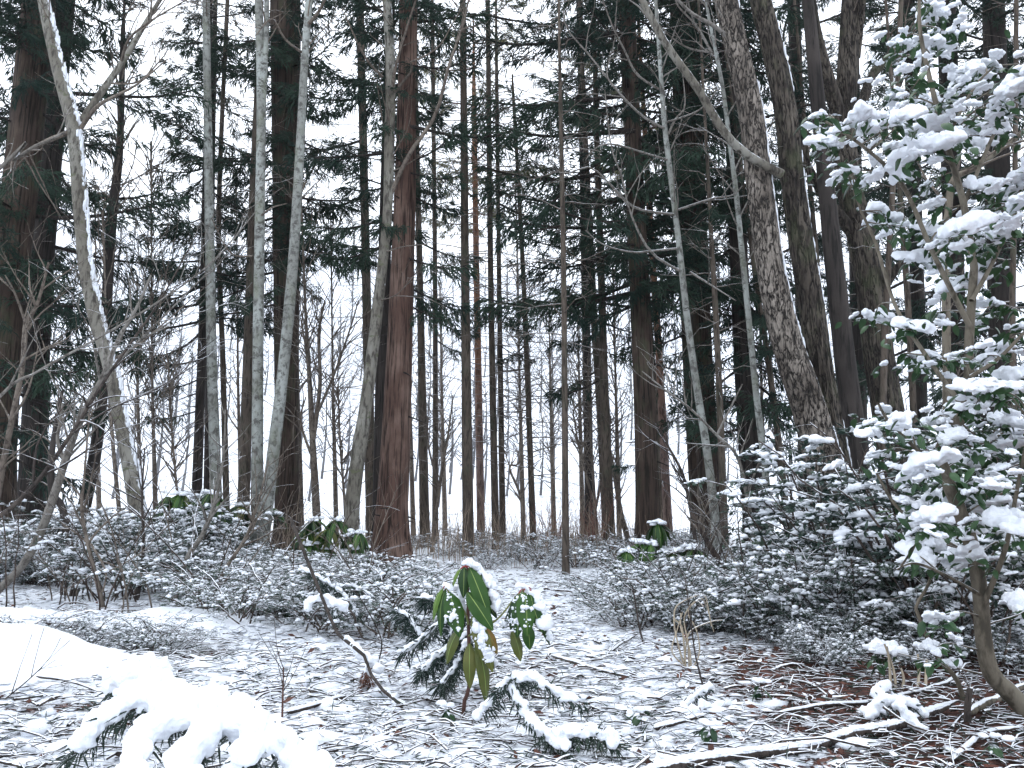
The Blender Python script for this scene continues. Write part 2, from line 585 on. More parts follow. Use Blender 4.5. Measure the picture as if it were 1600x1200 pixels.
m, nt, b = mat_new("snowy hillside")
v = coords(nt, (1, 1, 1), "World")
n1 = noise(nt, v, 0.10, 6, 0.7)
n2 = noise(nt, v, 1.1, 5, 0.7)
f = math_(nt, 'MULTIPLY', ramp(nt, n1, 0.42, 0.66), ramp(nt, n2, 0.45, 0.62))
nt.links.new(mixc(nt, f, (0.82, 0.85, 0.90), (0.22, 0.23, 0.24)), b.inputs["Base Color"])
M['hill'] = m

# ------------------------------------------------------------------ the setting: ground, hill, far woods, air
def cover_at(x, y):
    c = 0.62 + 0.24 * (fbm(x * 0.9, y * 0.9, 0, 21) - 0.5) * 2
    c = c + 0.75 * np.clip(mound(x, y) / 0.10, 0, 1)
    c = c - 0.40 * np.exp(-((y - 4.36 - 0.12 * (x + 2.2)) / 0.16) ** 2) * sstep(-1.3, -1.7, x) * sstep(-3.4, -2.8, x)
    c = c - 0.60 * sstep(0.65, 1.4, x) * sstep(4.9, 3.9, y)
    c = c + 0.12 * sstep(6.5, 11, y)
    c = c + 0.10 * sstep(-0.2, -1.4, x) * sstep(6.5, 4, y)
    c = c - 0.5 * sstep(3.45, 3.1, y) * sstep(-0.8, -1.3, x) * sstep(0.50, 0.62, fbm(x * 1.2, y * 2.6, 0, 61))
    return c


ys = np.concatenate([np.linspace(-25, 1.3, 14), np.exp(np.arange(math.log(1.5), math.log(50), 0.0115)), np.linspace(51, 330, 24)])
u = np.arange(-264, 265) * 0.0192
xs = 2.6 * np.sinh(u)
X, Y = np.meshgrid(xs, ys)
cv = cover_at(X, Y)
micro = fbm(X * 9, Y * 14, 0, 31) - 0.5
Z = ground_z(X, Y) + 0.035 * micro * (1 - np.clip(mound(X, Y) / 0.1, 0, 1) * 0.7) * sstep(40, 15, Y)
gb = MB()
nx, ny = len(xs), len(ys)
i, j = np.meshgrid(np.arange(ny - 1), np.arange(nx - 1), indexing='ij')
a = (i * nx + j).ravel()
gb.add(np.stack([X, Y, Z], -1), np.stack([a, a + 1, a + nx + 1, a + nx], -1))
me = gb.mesh("ground", M['ground'])
me.attributes.new("cover", 'FLOAT', 'POINT').data.foreach_set("value", cv.ravel().astype(np.float32))
obj("ground", me, kind='structure')

hb = MB()                                             # the snowy slope that closes the view, curving round the clearing
rr = np.linspace(52, 250, 70)
aa = np.linspace(R(-62), R(62), 150)
AA, RR = np.meshgrid(aa, rr)
HX, HY = RR * np.sin(AA), RR * np.cos(AA)
rise = sstep(58, 210, RR) * 62 * (0.75 + 0.6 * fbm(HX * 0.012 + 5, HY * 0.012, 0, 41))
HZ = -0.6 + rise + 3.0 * (fbm(HX * 0.06, HY * 0.06, 0, 43) - 0.5) * sstep(60, 100, RR)
i, j = np.meshgrid(np.arange(69), np.arange(149), indexing='ij')
a = (i * 150 + j).ravel()
hb.add(np.stack([HX, HY, HZ], -1), np.stack([a, a + 1, a + 151, a + 150], -1))
obj("hill", hb.mesh("hill", M['hill']), kind='structure')

fw = MB()                                             # the far-off wood on that slope, one mass of frosted bare trees
ftP, ftR = [], []
for q in range(900):
    th, r_ = rng.uniform(R(-50), R(50)), rng.uniform(72, 215)
    ii, jj = np.argmin(abs(rr - r_)), np.argmin(abs(aa - th))
    b0 = np.array([HX[ii, jj], HY[ii, jj], HZ[ii, jj] - 0.3])
    h = rng.uniform(6, 12)
    t = np.linspace(0, 1, 5)
    ftP.append(b0 + np.stack([0.3 * np.sin(3 * t), 0 * t, h * t], 1))
    ftR.append(0.16 * (1 - 0.9 * t))
    for w in range(13):
        s0 = rng.uniform(0.25, 0.95)
        az = rng.uniform(0, 2 * np.pi)
        L = (1.1 - s0) * rng.uniform(2.0, 3.6)
        dv = np.array([math.cos(az), math.sin(az), rng.uniform(0.3, 1.0)])
        ftP.append(b0 + np.array([0, 0, h * s0]) + dv * (L * t)[:, None])
        ftR.append(0.09 * (1 - 0.8 * t))
fw.add(*tubes(np.array(ftP), np.array(ftR), 3))
obj("distant_woods", fw.mesh("distant_woods", M['fartree']), kind='stuff')

bv = np.array([[x, y, z] for z in (-3.0, 112.0) for y in (-40, 345) for x in (-300, 300)], float)
bf = [[0, 2, 3, 1], [4, 5, 7, 6], [0, 1, 5, 4], [2, 6, 7, 3], [0, 4, 6, 2], [1, 3, 7, 5]]
hm = bpy.data.materials.new("pale air")
hm.use_nodes = True
hn = hm.node_tree
hn.nodes.clear()
pv = hn.nodes.new("ShaderNodeVolumePrincipled")
pv.inputs["Color"].default_value = (0.96, 0.97, 1.0, 1)
pv.inputs["Density"].default_value = 0.00035
pv.inputs["Anisotropy"].default_value = 0.2
ho = hn.nodes.new("ShaderNodeOutputMaterial")
hn.links.new(pv.outputs[0], ho.inputs["Volume"])
hz = MB()
hz.add(bv, bf)
obj("haze", hz.mesh("haze", hm, smooth=False), kind='stuff')


# ------------------------------------------------------------------ trees: trunks
WIDTH = {'lichen': 0.84, 'pale': 0.86, 'cedar_brown': 0.84, 'cedar_red': 0.84, 'cedar_dark': 0.84, 'larch': 0.86, 'pine_red': 0.9, 'flaky': 0.95, 'twig_pale': 0.72, 'twig': 0.85, 'smooth_dark': 0.88}


def trunk_path(pts, d, n=40, height=None, lean=0.0, mat=''):
    """px points top->bottom (x, y, width px) -> world polyline bottom->top with radius, run into the ground and up to `height`"""
    q = []
    for k, (x, y, w) in enumerate(pts):
        p = P(x, y, d)
        q.append([p[0], d + lean * p[2], p[2], w * WIDTH.get(mat, 1.0) / 2 / FPX * d])
    q = np.array(q)[::-1]
    g = gz(q[0, 0], d) - 0.12
    if q[0, 2] > g + 0.05:                            # carry the lowest piece on down to the soil
        v = (q[0] - q[1]) / max(1e-3, (q[1, 2] - q[0, 2]))
        e = q[0] + v * (q[0, 2] - g) * 0.6
        e[2], e[3] = g, q[0, 3]
        q = np.vstack([e, q])
    if height and q[-1, 2] < height:
        v = (q[-1, :3] - q[-2, :3])
        v /= v[2]
        e = q[-1].copy()
        e[:3] += v * (height - q[-1, 2]) * np.array([0.8, 0.8, 1])
        e[3] = 0.02
        mid = (q[-1] + e) / 2
        mid[3] = q[-1, 3] * 0.62
        q = np.vstack([q, mid, e])
    return resample(q, n)


def trunk_mesh(name, path, mat, seg=20, amp=0.06, freq=3.0, vstr=0.5, flare=0.35, knob=0.0, seed=0, ridge=0.0):
    k = len(path)
    th = np.arange(seg) * 2 * np.pi / seg
    z = path[:, 2] - path[0, 2]
    r = path[:, 3] * (1 + flare * np.exp(-np.maximum(z - 0.1, 0) / (path[0, 3] * 1.6 + 0.02)))
    T = np.gradient(path[:, :3], axis=0)
    T /= np.linalg.norm(T, axis=1, keepdims=True)
    U = np.cross(T, np.array([0, 1.0, 0]))
    U /= np.linalg.norm(U, axis=1, keepdims=True)
    V = np.cross(T, U)
    c, s = np.cos(th), np.sin(th)
    zz = z[:, None] + 0 * th[None]
    nz = fbm(c[None] * freq + 7 * seed, s[None] * freq, zz * vstr, seed, 3) - 0.5
    root = np.exp(-z / 0.35)[:, None] * 0.22 * np.sin(5 * th + seed)[None] if flare > 0.2 else 0
    rad = r[:, None] * (1 + 2 * amp * nz + root)
    if knob:
        rad = rad * (1 + knob * (sstep(0.62, 0.8, fbm(c[None] * 1.2 + seed, s[None] * 1.2, zz * 1.1, seed + 5, 2))))
    if ridge:
        rn = np.abs(fbm(c[None] * freq * 1.5 + 3 * seed, s[None] * freq * 1.5, zz * vstr, seed + 9, 3) - 0.5)
        rad = rad * (1 - ridge * np.exp(-(rn / 0.05) ** 2))
    v = path[:, None, :3] + rad[..., None] * (c[None, :, None] * U[:, None] + s[None, :, None] * V[:, None])
    i, j = np.meshgrid(np.arange(k - 1), np.arange(seg), indexing='ij')
    f = np.stack([i * seg + j, i * seg + (j + 1) % seg, (i + 1) * seg + (j + 1) % seg, (i + 1) * seg + j], -1).reshape(-1, 4)
    mb = MB()
    mb.add(v, f)
    return mb.mesh(name, mat)


def path_at(path, z):
    return np.array([np.interp(z, path[:, 2], path[:, c]) for c in range(4)])


# ------------------------------------------------------------------ cedar boughs: wood and sprays of awl-shaped needles
def shoots(mb, O, D, L, W, needles=5, sag=0.25, mat=0):
    """foliage shoots: slim bent spindles with short side needles; O (N,3) origins, D unit directions, L lengths"""
    n = len(O)
    D = D / (np.linalg.norm(D, axis=1, keepdims=True) + 1e-9)
    L = L[:, None]
    down = np.array([0, 0, -1.0])
    mid = O + D * L * 0.5 + down * L * sag * 0.2
    tip = O + D * L * 0.93 + down * L * sag
    ref = rng.normal(size=(n, 3))
    U = np.cross(D, ref)
    U /= np.linalg.norm(U, axis=1, keepdims=True) + 1e-9
    V = np.cross(D, U)
    w = W[:, None]
    tri = [(math.cos(a), math.sin(a)) for a in (0, 2.1, 4.2)]
    vs_ = [O] + [mid + (ca * U + sa * V) * w for ca, sa in tri] + [tip]
    v = np.stack(vs_, 1)                              # n,5,3
    b = (np.arange(n) * 5)[:, None]
    f = np.array([[0, 1, 2], [0, 2, 3], [0, 3, 1], [4, 2, 1], [4, 3, 2], [4, 1, 3]])
    mb.add(v.reshape(-1, 3), (b[:, :, None] + f[None]).reshape(-1, 3), mat)
    if needles:
        t = rng.uniform(0.15, 0.95, (n, needles, 1))
        base = O[:, None] + (mid - O)[:, None] * np.minimum(t * 2, 1) + (tip - mid)[:, None] * np.maximum(t * 2 - 1, 0)
        ang = rng.uniform(0, 6.28, (n, needles, 1))
        side = np.cos(ang) * U[:, None] + np.sin(ang) * V[:, None]
        nl = w[:, None] * rng.uniform(1.6, 3.0, (n, needles, 1))
        e = base + (side * 0.75 + D[:, None] * 0.9) * nl
        q = np.cross(side, D[:, None]) * w[:, None] * 0.35
        v = np.stack([base + q, base - q, e], 2).reshape(-1, 3)
        mb.add(v, np.arange(len(v)).reshape(-1, 3), mat)


def bough(L, seed, droop=0.16, up=0.10, dens=1.0, bare=0.25):
    """one bough along +X: returns (wood polylines, radii, shoot arrays)"""
    g = np.random.default_rng(seed)
    t = np.linspace(0, 1, 8)
    main = np.stack([L * t, 0.06 * L * np.sin(t * 4 + seed), L * (-droop * t * 1.3 + (up + droop * 0.6) * t ** 3)], 1)
    WP, WR = [main], [0.017 * L * (1 - 0.8 * t) + 0.003]
    O, D, LL = [], [], []

    def tuft(p, d, n, s):
        for _ in range(n):
            O.append(p + g.normal(0, 0.025, 3))
            D.append(d / np.linalg.norm(d) + g.normal(0, 0.42, 3) + np.array([0, 0, -0.08]))
            LL.append(g.uniform(0.10, 0.21) * s)

    nb = int(9.5 * L)
    for k in range(nb):
        s = bare + (1 - bare) * (k + g.uniform(0, 1)) / nb
        p0 = np.array([np.interp(s, t, main[:, c]) for c in range(3)])
        side = 1 if k % 2 else -1
        ang = R(g.uniform(22, 68)) * side
        bl = (0.22 + 0.42 * (1 - s)) * L * g.uniform(0.55, 1.1) * 0.75
        d = np.array([math.cos(ang), math.sin(ang), g.uniform(-0.55, 0.30)])
        bp = p0 + d * (bl * t)[:, None] + np.array([0, 0, -0.18 * bl]) * (t ** 2)[:, None] + np.array([0, 0, 0.12 * bl]) * (t ** 5)[:, None]
        WP.append(bp)
        WR.append(0.006 * (1 - 0.7 * t) + 0.002)
        for q in np.arange(0.35, 1.01, 0.13 / max(0.35, bl)):
            pp = np.array([np.interp(q, t, bp[:, c]) for c in range(3)])
            tuft(pp, d + np.array([0, side * g.uniform(-0.5, 0.7), g.uniform(-0.7, 0.25)]), int(8 * dens), 1.0)
        tuft(bp[-1], d + np.array([0, 0, -0.2]), int(9 * dens), 1.25)
    tuft(main[-1], np.array([1, 0, -0.1]), int(16 * dens), 1.2)
    for s in np.arange(bare + 0.2, 1.0, 0.09):
        tuft(np.array([np.interp(s, t, main[:, c]) for c in range(3)]), np.array([0.7, g.uniform(-.6, .6), g.uniform(-.5, .5)]), int(5 * dens), 0.9)
    return np.array(WP), np.array(WR), np.array(O), np.array(D), np.array(LL)


def bough_meshes(L, seed, needle_mat, wood_mat, needles=5, width=0.011, **kw):
    WP, WR, O, D, LL = bough(L, seed, **kw)
    wb, nb2 = MB(), MB()
    wb.add(*tubes(WP, WR, 5))
    shoots(nb2, O, D, LL, np.full(len(O), width) * rng.uniform(0.7, 1.3, len(O)), needles)
    return wb.mesh("bough_wood", wood_mat), nb2.mesh("bough_needles", needle_mat, smooth=False)


BOUGH = {L: [bough_meshes(L, 10 * k + int(L * 7), M['needles'], M['cedar_dark'], dens=0.72) for k in range(n)] for L, n in ((1.1, 3), (1.7, 4), (2.4, 3))}
PINEB = [bough_meshes(1.6, 300 + k, M['pine_needles'], M['pine_red'], dens=0.8, droop=0.02, up=0.2) for k in range(2)]
n_bough = [0]


def add_bough(root, p, az, pitch, length, roll=0.0, lib=None):
    """a bough part (with its needles as a sub-part) on a tree; p is relative to the root"""
    if lib is None:
        L = min(BOUGH, key=lambda q: abs(q - length))
        lib = BOUGH[L]
    else:
        L = 1.6
    w, nd = lib[n_bough[0] % len(lib)]
    n_bough[0] += 1
    s = length / L
    b = obj("branch", w, root, p, (roll, -pitch, az), (s, s * rng.choice([-1, 1]), s))
    obj("needles", nd, b)
    return b


def cedar(label, pts, d, mat, fol_z, nb, blen, height=17, seg=28, rings=90, extra=(), seed=0, stubs=8, cat="tree", name="cedar_tree", flare=0.35, az_pref=None, group=None, amp=0.055):
    path = trunk_path(pts, d, rings, height, 0.0, mat)
    base = path[0, :3].copy()
    rel = path.copy()
    rel[:, :3] -= base
    root = thing(name, label, cat, base, group=group)
    obj("trunk", trunk_mesh("trunk", rel, M[mat], seg, amp, 3.5, 0.35, flare, seed=seed, ridge=0.07 if seg > 26 else 0.0), root)
    g = np.random.default_rng(seed + 77)
    H = rel[-1, 2]
    az = g.uniform(0, 6.28)
    nb = int(nb * 0.82)
    for k in range(nb):
        s = (k + g.uniform(0, 0.8)) / nb
        z = fol_z + (H - 0.3 - fol_z) * s
        az += 2.4 + g.uniform(-0.4, 0.4)
        p = path_at(rel, z)
        ln = g.uniform(*blen) * (1.0 if s < 0.6 else 1 - 0.75 * (s - 0.6) / 0.4)
        add_bough(root, p[:3], az, R(g.uniform(-34, 22)), max(0.6, ln), g.uniform(-0.6, 0.6))
    for k in range(nb * 2 // 3):                          # short sprays close round the stem
        p = path_at(rel, g.uniform(fol_z + 0.2, fol_z + 0.6 * (H - fol_z)))
        add_bough(root, p[:3], R(g.uniform(-165, -15)), R(g.uniform(-35, 10)), g.uniform(0.55, 1.05), g.uniform(-0.5, 0.5))
    for (py, az_, pitch, ln) in extra:
        zz = P(0, py, d)[2] - base[2]
        p = path_at(rel, zz)
        add_bough(root, p[:3], R(az_), R(pitch), ln, g.uniform(-0.2, 0.2))
    for k in range(stubs):                            # dead snags
        z = g.uniform(0.8, min(H, 7))
        p = path_at(rel, z)
        a_ = g.uniform(0, 6.28)
        dv = np.array([math.cos(a_), math.sin(a_), g.uniform(-0.4, 0.3)])
        L = g.uniform(0.12, 0.5)
        t = np.linspace(0, 1, 4)
        pl = p[:3] + dv * ((p[3] * 0.8 + L * t)[:, None]) + np.array([0, 0, -0.1 * L]) * (t ** 2)[:, None]
        sb = MB()
        sb.add(*tubes(pl[None], (0.016 * (1 - 0.75 * t))[None], 5))
        obj("snag", sb.mesh("snag", M['cedar_dark']), root)
    return root, path


# ------------------------------------------------------------------ bare twigs
def twig_set(par, n, L, rmax, ang=(30, 65), up=0.25, t0=0.2, curl=0.25, g=None, k=7, rmin=0.0022, droop=0.0):
    """n side twigs on parents (list of (k,4) polylines); returns (N,k,4)"""
    out = []
    lens = np.array([np.linalg.norm(np.diff(p[:, :3], axis=0), axis=1).sum() for p in par])
    w = lens / lens.sum()
    for q in range(n):
        p = par[g.choice(len(par), p=w)]
        s = g.uniform(t0, 0.98) * (len(p) - 1)
        i0 = int(s)
        f = s - i0
        o = p[i0] * (1 - f) + p[i0 + 1] * f
        T = p[i0 + 1, :3] - p[i0, :3]
        T /= np.linalg.norm(T) + 1e-9
        r = g.normal(size=3)
        r -= T * r.dot(T)
        r /= np.linalg.norm(r) + 1e-9
        a_ = R(g.uniform(*ang))
        d = T * math.cos(a_) + r * math.sin(a_) + np.array([0, 0, up])
        d /= np.linalg.norm(d)
        ln = g.uniform(*L)
        cur = np.zeros((k, 4))
        pos = o[:3].copy()
        rb = min(rmax, o[3] * 0.75)
        wob = g.normal(0, curl, 3)
        for m_ in range(k):
            cur[m_, :3] = pos
            cur[m_, 3] = max(rmin, rb * (1 - 0.85 * m_ / (k - 1)))
            d = d + wob / k + g.normal(0, curl * 0.45, 3) / math.sqrt(k) + np.array([0, 0, up * 0.3 - droop]) / k
            d /= np.linalg.norm(d)
            pos = pos + d * ln / (k - 1)
        out.append(cur)
    return out


def twigs_mesh(name, sets, mat):
    mb = MB()
    for tw, m_ in sets:
        if len(tw):
            A = np.array(tw)
            mb.add(*tubes(A[..., :3], A[..., 3], m_))
    return mb.mesh(name, mat)


def px_line(pts, d0, d1=None, w0=6, w1=2, n=14):
    """px polyline -> world polyline with radius; depth runs from d0 to d1"""
    d1 = d0 if d1 is None else d1
    q = []
    for k, p in enumerate(pts):
        s = k / max(1, len(pts) - 1)
        d = d0 + (d1 - d0) * s
        w = p[2] if len(p) > 2 else w0 + (w1 - w0) * s
        q.append(list(P(p[0], p[1], d)) + [w / 2 / FPX * d])
    return resample(np.array(q), n)


def bare_tree(label, pts, d, mat, limbs=(), twigs=(30, (0.4, 1.3)), twigs2=60, height=None, seg=14, rings=60, seed=0, name="bare_tree", flare=0.25, amp=0.05, freq=2.5, vstr=1.5, knob=0.0, twig_mat='twig', t0=0.3, limb_n=14, group=None, up=0.3, cat="tree", lean=0.0, droop=0.0, ang=(30, 65), ridge=0.0, limb_mat=None, strip=0.0):
    """limbs: (px polyline, depth at start, depth at end, start width, end width)"""
    path = trunk_path(pts, d, rings, height, lean, mat)
    base = path[0, :3].copy()
    rel = path.copy()
    rel[:, :3] -= base
    root = thing(name, label, cat, base, group=group)
    obj("trunk", trunk_mesh("trunk", rel, M[mat], seg, amp, freq, vstr, flare, knob, seed, ridge), root)
    par = [rel[int(len(rel) * t0 * 0.6):]]
    for lb in limbs:
        l = px_line(lb[0], lb[1], lb[2], lb[3], lb[4], limb_n)
        l[:, :3] -= base
        par.append(l)
        obj("limb", trunk_mesh("limb", l, M[(limb_mat or mat) if lb[3] >= 10 else twig_mat], 10 if lb[3] >= 12 else 6, 0.05, 2.0, 2.0, 0, 0.08, seed), root)
    if strip:                                         # blown snow stuck along the windward edge
        g2 = np.random.default_rng(seed + 6)
        m_ = int(420 * strip)
        z = np.sort(g2.uniform(0.6, min(rel[-1, 2], 8.2), m_))
        z = z[fbm(z * 1.3, 0 * z, seed, 4) > 0.47]
        q = np.stack([path_at(rel, a_) for a_ in z])
        th = g2.normal(0.12, 0.20, len(z))
        C = q[:, :3] + (q[:, 3:4] * 0.97) * np.stack([np.cos(th), -np.sin(th), 0 * th + 0.1], 1)
        sb = MB()
        blobs(sb, C, np.stack([g2.uniform(0.006, 0.016, len(z)), g2.uniform(0.010, 0.026, len(z)), g2.uniform(0.02, 0.10, len(z))], 1), 2, 0.5, -1.0)
        obj("snow", sb.mesh("trunk_snow", M['snow']), root, kind='stuff')
    g = np.random.default_rng(seed + 5)
    n1, L1 = twigs
    if n1:
        T1 = twig_set(par, n1, L1, 0.012, ang, up, t0, 0.5, g, droop=droop)
        T2 = twig_set(T1, twigs2, (L1[0] * 0.35, L1[1] * 0.55), 0.006, (25, 60), up * 0.6, 0.25, 0.5, g, 5, 0.002, droop=droop) if twigs2 else []
        T3 = twig_set(T2, int(twigs2 * 0.8), (L1[0] * 0.15, L1[1] * 0.28), 0.004, (25, 60), up * 0.5, 0.25, 0.4, g, 4, 0.0016) if twigs2 else []
        obj("twigs", twigs_mesh("twigs", [(T1, 5), (T2, 4), (T3, 3)], M[twig_mat]), root, kind='stuff')
    return root, path


def larch(label, pts, d, mat, height=14, seg=14, seed=0, nb=46, zb=1.6, blen=(0.5, 1.5), boughs=(), name="conifer_tree", twig_mat='twig', flare=0.2, group=None):
    """slim conifer: clean trunk with thin dead side branches held nearly level; boughs (py, az, pitch, len) carry needles"""
    path = trunk_path(pts, d, 60, height, 0.0, mat)
    base = path[0, :3].copy()
    rel = path.copy()
    rel[:, :3] -= base
    root = thing(name, label, "tree", base, group=group)
    obj("trunk", trunk_mesh("trunk", rel, M[mat], seg, 0.045, 3.0, 0.6, flare, 0.05, seed), root)
    g = np.random.default_rng(seed + 900)
    out = []
    nb = int(nb * 1.7)
    for k in range(nb):
        z = zb + (rel[-1, 2] - zb) * (k + g.uniform(0, 1)) / nb
        p = path_at(rel, z)
        a_ = g.uniform(0, 6.28)
        L = g.uniform(*blen)
        t = np.linspace(0, 1, 6)
        dv = np.array([math.cos(a_), math.sin(a_), g.uniform(-0.15, 0.35)])
        pl = p[:3] + dv * (L * t)[:, None] + np.array([0, 0, g.uniform(-0.3, 0.1) * L]) * (t ** 2)[:, None] + g.normal(0, 0.012, (6, 3))
        out.append(np.hstack([pl, (0.010 * (1 - 0.75 * t))[:, None]]))
    T2 = twig_set(out, nb * 3, (0.12, 0.6), 0.0045, (25, 60), 0.0, 0.2, 0.3, g, 4, 0.0018)
    obj("twigs", twigs_mesh("twigs", [(out, 4), (T2, 3)], M[twig_mat]), root, kind='stuff')
    for (py, az_, pitch, ln) in boughs:
        p = path_at(rel, P(0, py, d)[2] - base[2])
        add_bough(root, p[:3], R(az_), R(pitch), ln)
    return root, path

# ------------------------------------------------------------------ trees: tall cedars
cedar("tall dark cedar with a shaggy trunk, outermost behind the tangled bare saplings",
      [(62, -10, 58), (38, 230, 62), (14, 450, 64), (-4, 640, 68), (-12, 830, 76)], 10.8, 'cedar_brown', 2.6, 62, (0.8, 1.5), seed=1,
      extra=((560, -20, -8, 1.6), (600, 20, -14, 1.4), (640, -30, -18, 1.3), (520, 40, 0, 1.7), (470, -10, 0, 1.9), (700, 15, -20, 1.2), (330, 5, 6, 2.2), (150, 0, 5, 2.4)))
cedar("second dark cedar trunk half hidden by needles, just behind the outermost shaggy cedar",
      [(104, -10, 34), (80, 250, 38), (62, 480, 40), (48, 800, 46)], 12.6, 'cedar_dark', 3.4, 52, (0.8, 1.5), seed=2, seg=20,
      extra=((300, -10, 0, 2.2), (380, 10, -5, 2.0), (480, -20, -8, 1.8)))
cedar("slim dark conifer with low needle boughs spreading out, beside the straight lichen-grey birch",
      [(322, 250, 12), (317, 500, 15), (305, 830, 19)], 14.8, 'cedar_dark', 4.6, 30, (0.8, 1.4), seed=3, seg=14, rings=60, stubs=4, height=16,
      extra=((470, 180, -4, 1.7), (500, 200, -10, 1.6), (520, 160, -14, 1.5), (590, 175, -12, 1.0), (450, 150, 4, 1.7), (640, 185, -10, 0.9), (560, 205, -8, 1.2)))
cedar("slim dark conifer close against the back of the pale grey birch",
      [(332, 200, 12), (328, 500, 13), (324, 830, 16)], 16.0, 'cedar_dark', 5.6, 30, (0.7, 1.3), seed=4, seg=14, rings=60, stubs=4,
      extra=((500, 20, -4, 1.2), (400, 160, 4, 1.6)))
cedar("broad brown cedar rising behind the two crossing birches",
      [(446, -10, 60), (447, 220, 56), (447, 450, 50), (448, 650, 44), (450, 845, 46)], 14.5, 'cedar_brown', 5.0, 70, (0.8, 1.6), seed=5,
      extra=((330, 170, -6, 1.7), (380, 10, -8, 1.4), (470, 185, -10, 1.5), (420, 200, -6, 1.6), (300, 0, -6, 1.6), (250, 190, 0, 2.0)))
cedar("thick red-barked cedar with a flared foot, the reddest trunk of the wood",
      [(638, -10, 36), (636, 150, 38), (633, 300, 42), (627, 470, 46), (620, 650, 52), (613, 800, 58), (611, 872, 66)], 11.3, 'cedar_red', 5.2, 48, (0.7, 1.25), seed=6, seg=56, rings=170, stubs=16, flare=0.30, amp=0.05,
      extra=((440, 20, -18, 1.0), (470, -15, -22, 0.9), (400, -25, -14, 1.1), (330, 185, -10, 1.5), (360, 170, -20, 1.2), (200, -10, -4, 1.7), (230, 180, -4, 1.7), (130, 175, -2, 1.8)))
cedar("narrow dark cedar pressed against the shaded side of the red-barked cedar",
      [(606, 200, 22), (600, 450, 25), (594, 860, 30)], 13.0, 'cedar_dark', 4.8, 40, (0.8, 1.4), seed=7, seg=18, rings=70, stubs=5)
cedar("dark straight cedar with a glossy shrub growing at its foot, beside the snowy clearing",
      [(978, -10, 32), (988, 200, 34), (998, 430, 38), (1008, 640, 42), (1014, 868, 46)], 12.2, 'cedar_brown', 4.1, 92, (1.0, 1.9), seed=8, seg=36, rings=120,
      extra=((452, 178, -3, 2.5), (440, 172, -6, 1.9), (470, 200, -18, 1.2), (560, 5, -12, 1.0), (590, 20, -20, 0.9), (300, 180, 0, 2.4), (340, 190, -6, 2.2), (250, 170, 0, 2.5), (380, 165, -6, 1.9), (210, 185, 6, 2.5), (150, 175, 4, 2.6), (60, 180, 4, 2.6), (420, 10, -4, 1.6), (720, 175, -10, 0.5)))
cedar("twin-trunked cedar's slimmer dark stem, standing beyond the pale arching sapling",
      [(1058, 60, 26), (1070, 350, 28), (1082, 600, 32), (1098, 860, 36)], 14.0, 'cedar_brown', 4.8, 60, (1.1, 2.1), seed=9, seg=24, rings=90,
      extra=((520, 180, -12, 1.2), (600, 10, -14, 1.0), (300, 180, 0, 2.0), (640, 175, -18, 0.9)))
cedar("fibrous brown cedar with pale vertical strips, close beyond the pale arching sapling",
      [(1078, 60, 32), (1090, 350, 35), (1100, 600, 38), (1116, 862, 46)], 13.2, 'cedar_brown', 4.6, 40, (1.1, 2.2), seed=10, seg=30, rings=100,
      extra=((480, 0, -10, 1.1), (390, 185, -2, 1.8), (640, 20, -18, 0.9)))
cedar("very dark cedar clothed in needles nearly to its foot, behind the flaky leaning trunk",
      [(1138, 40, 30), (1150, 300, 32), (1162, 560, 36), (1184, 860, 44)], 12.8, 'cedar_dark', 2.0, 74, (0.9, 1.8), seed=11, seg=24, rings=90,
      extra=((620, 170, -16, 0.9), (560, 10, -14, 1.0), (660, 180, -20, 0.8), (700, 0, -20, 0.8)))
for k, (pts, d, fz, lab) in enumerate([
        ([(1478, 0, 34), (1490, 400, 36), (1500, 820, 40)], 13.5, 2.6, "gloomy dense cedar behind the upper snow caps of the snow-laden camellia"),
        ([(1552, 0, 40), (1562, 400, 44), (1574, 820, 50)], 11.8, 2.2, "gloomy dense cedar at the far edge of the wood behind the snow-laden camellia"),
        ([(1640, 0, 40), (1652, 400, 44), (1660, 820, 50)], 12.8, 2.0, "dense cedar reaching in from the edge with only its boughs in view"),
        ([(1240, 0, 24), (1252, 400, 26), (1262, 820, 30)], 16.5, 5.0, "dark cedar seen in the gap between the flaky trunk and its ridged twin"),
        ([(1420, 0, 22), (1432, 400, 25), (1440, 820, 30)], 16.0, 4.2, "dark cedar showing between the forked grey tree and the camellia"),
        ([(905, -10, 13), (912, 300, 15), (922, 850, 18)], 18.5, 8.6, "far dark-crowned cedar beside the clearing, behind the paired grey conifers"),
        ([(1330, 0, 24), (1338, 400, 26), (1345, 820, 30)], 17.5, 6.5, "distant dark cedar straight behind the forked grey tree"),
        ([(-80, 0, 40), (-110, 400, 44), (-130, 820, 50)], 12.5, 2.4, "cedar whose boughs hang in behind the outermost shaggy cedar"),
]):
    cedar(lab, pts, d, 'cedar_dark', fz, 36, (0.8, 1.5) if d > 17 else (1.2, 2.4), seed=20 + k, seg=16, rings=60, stubs=3, height=18)

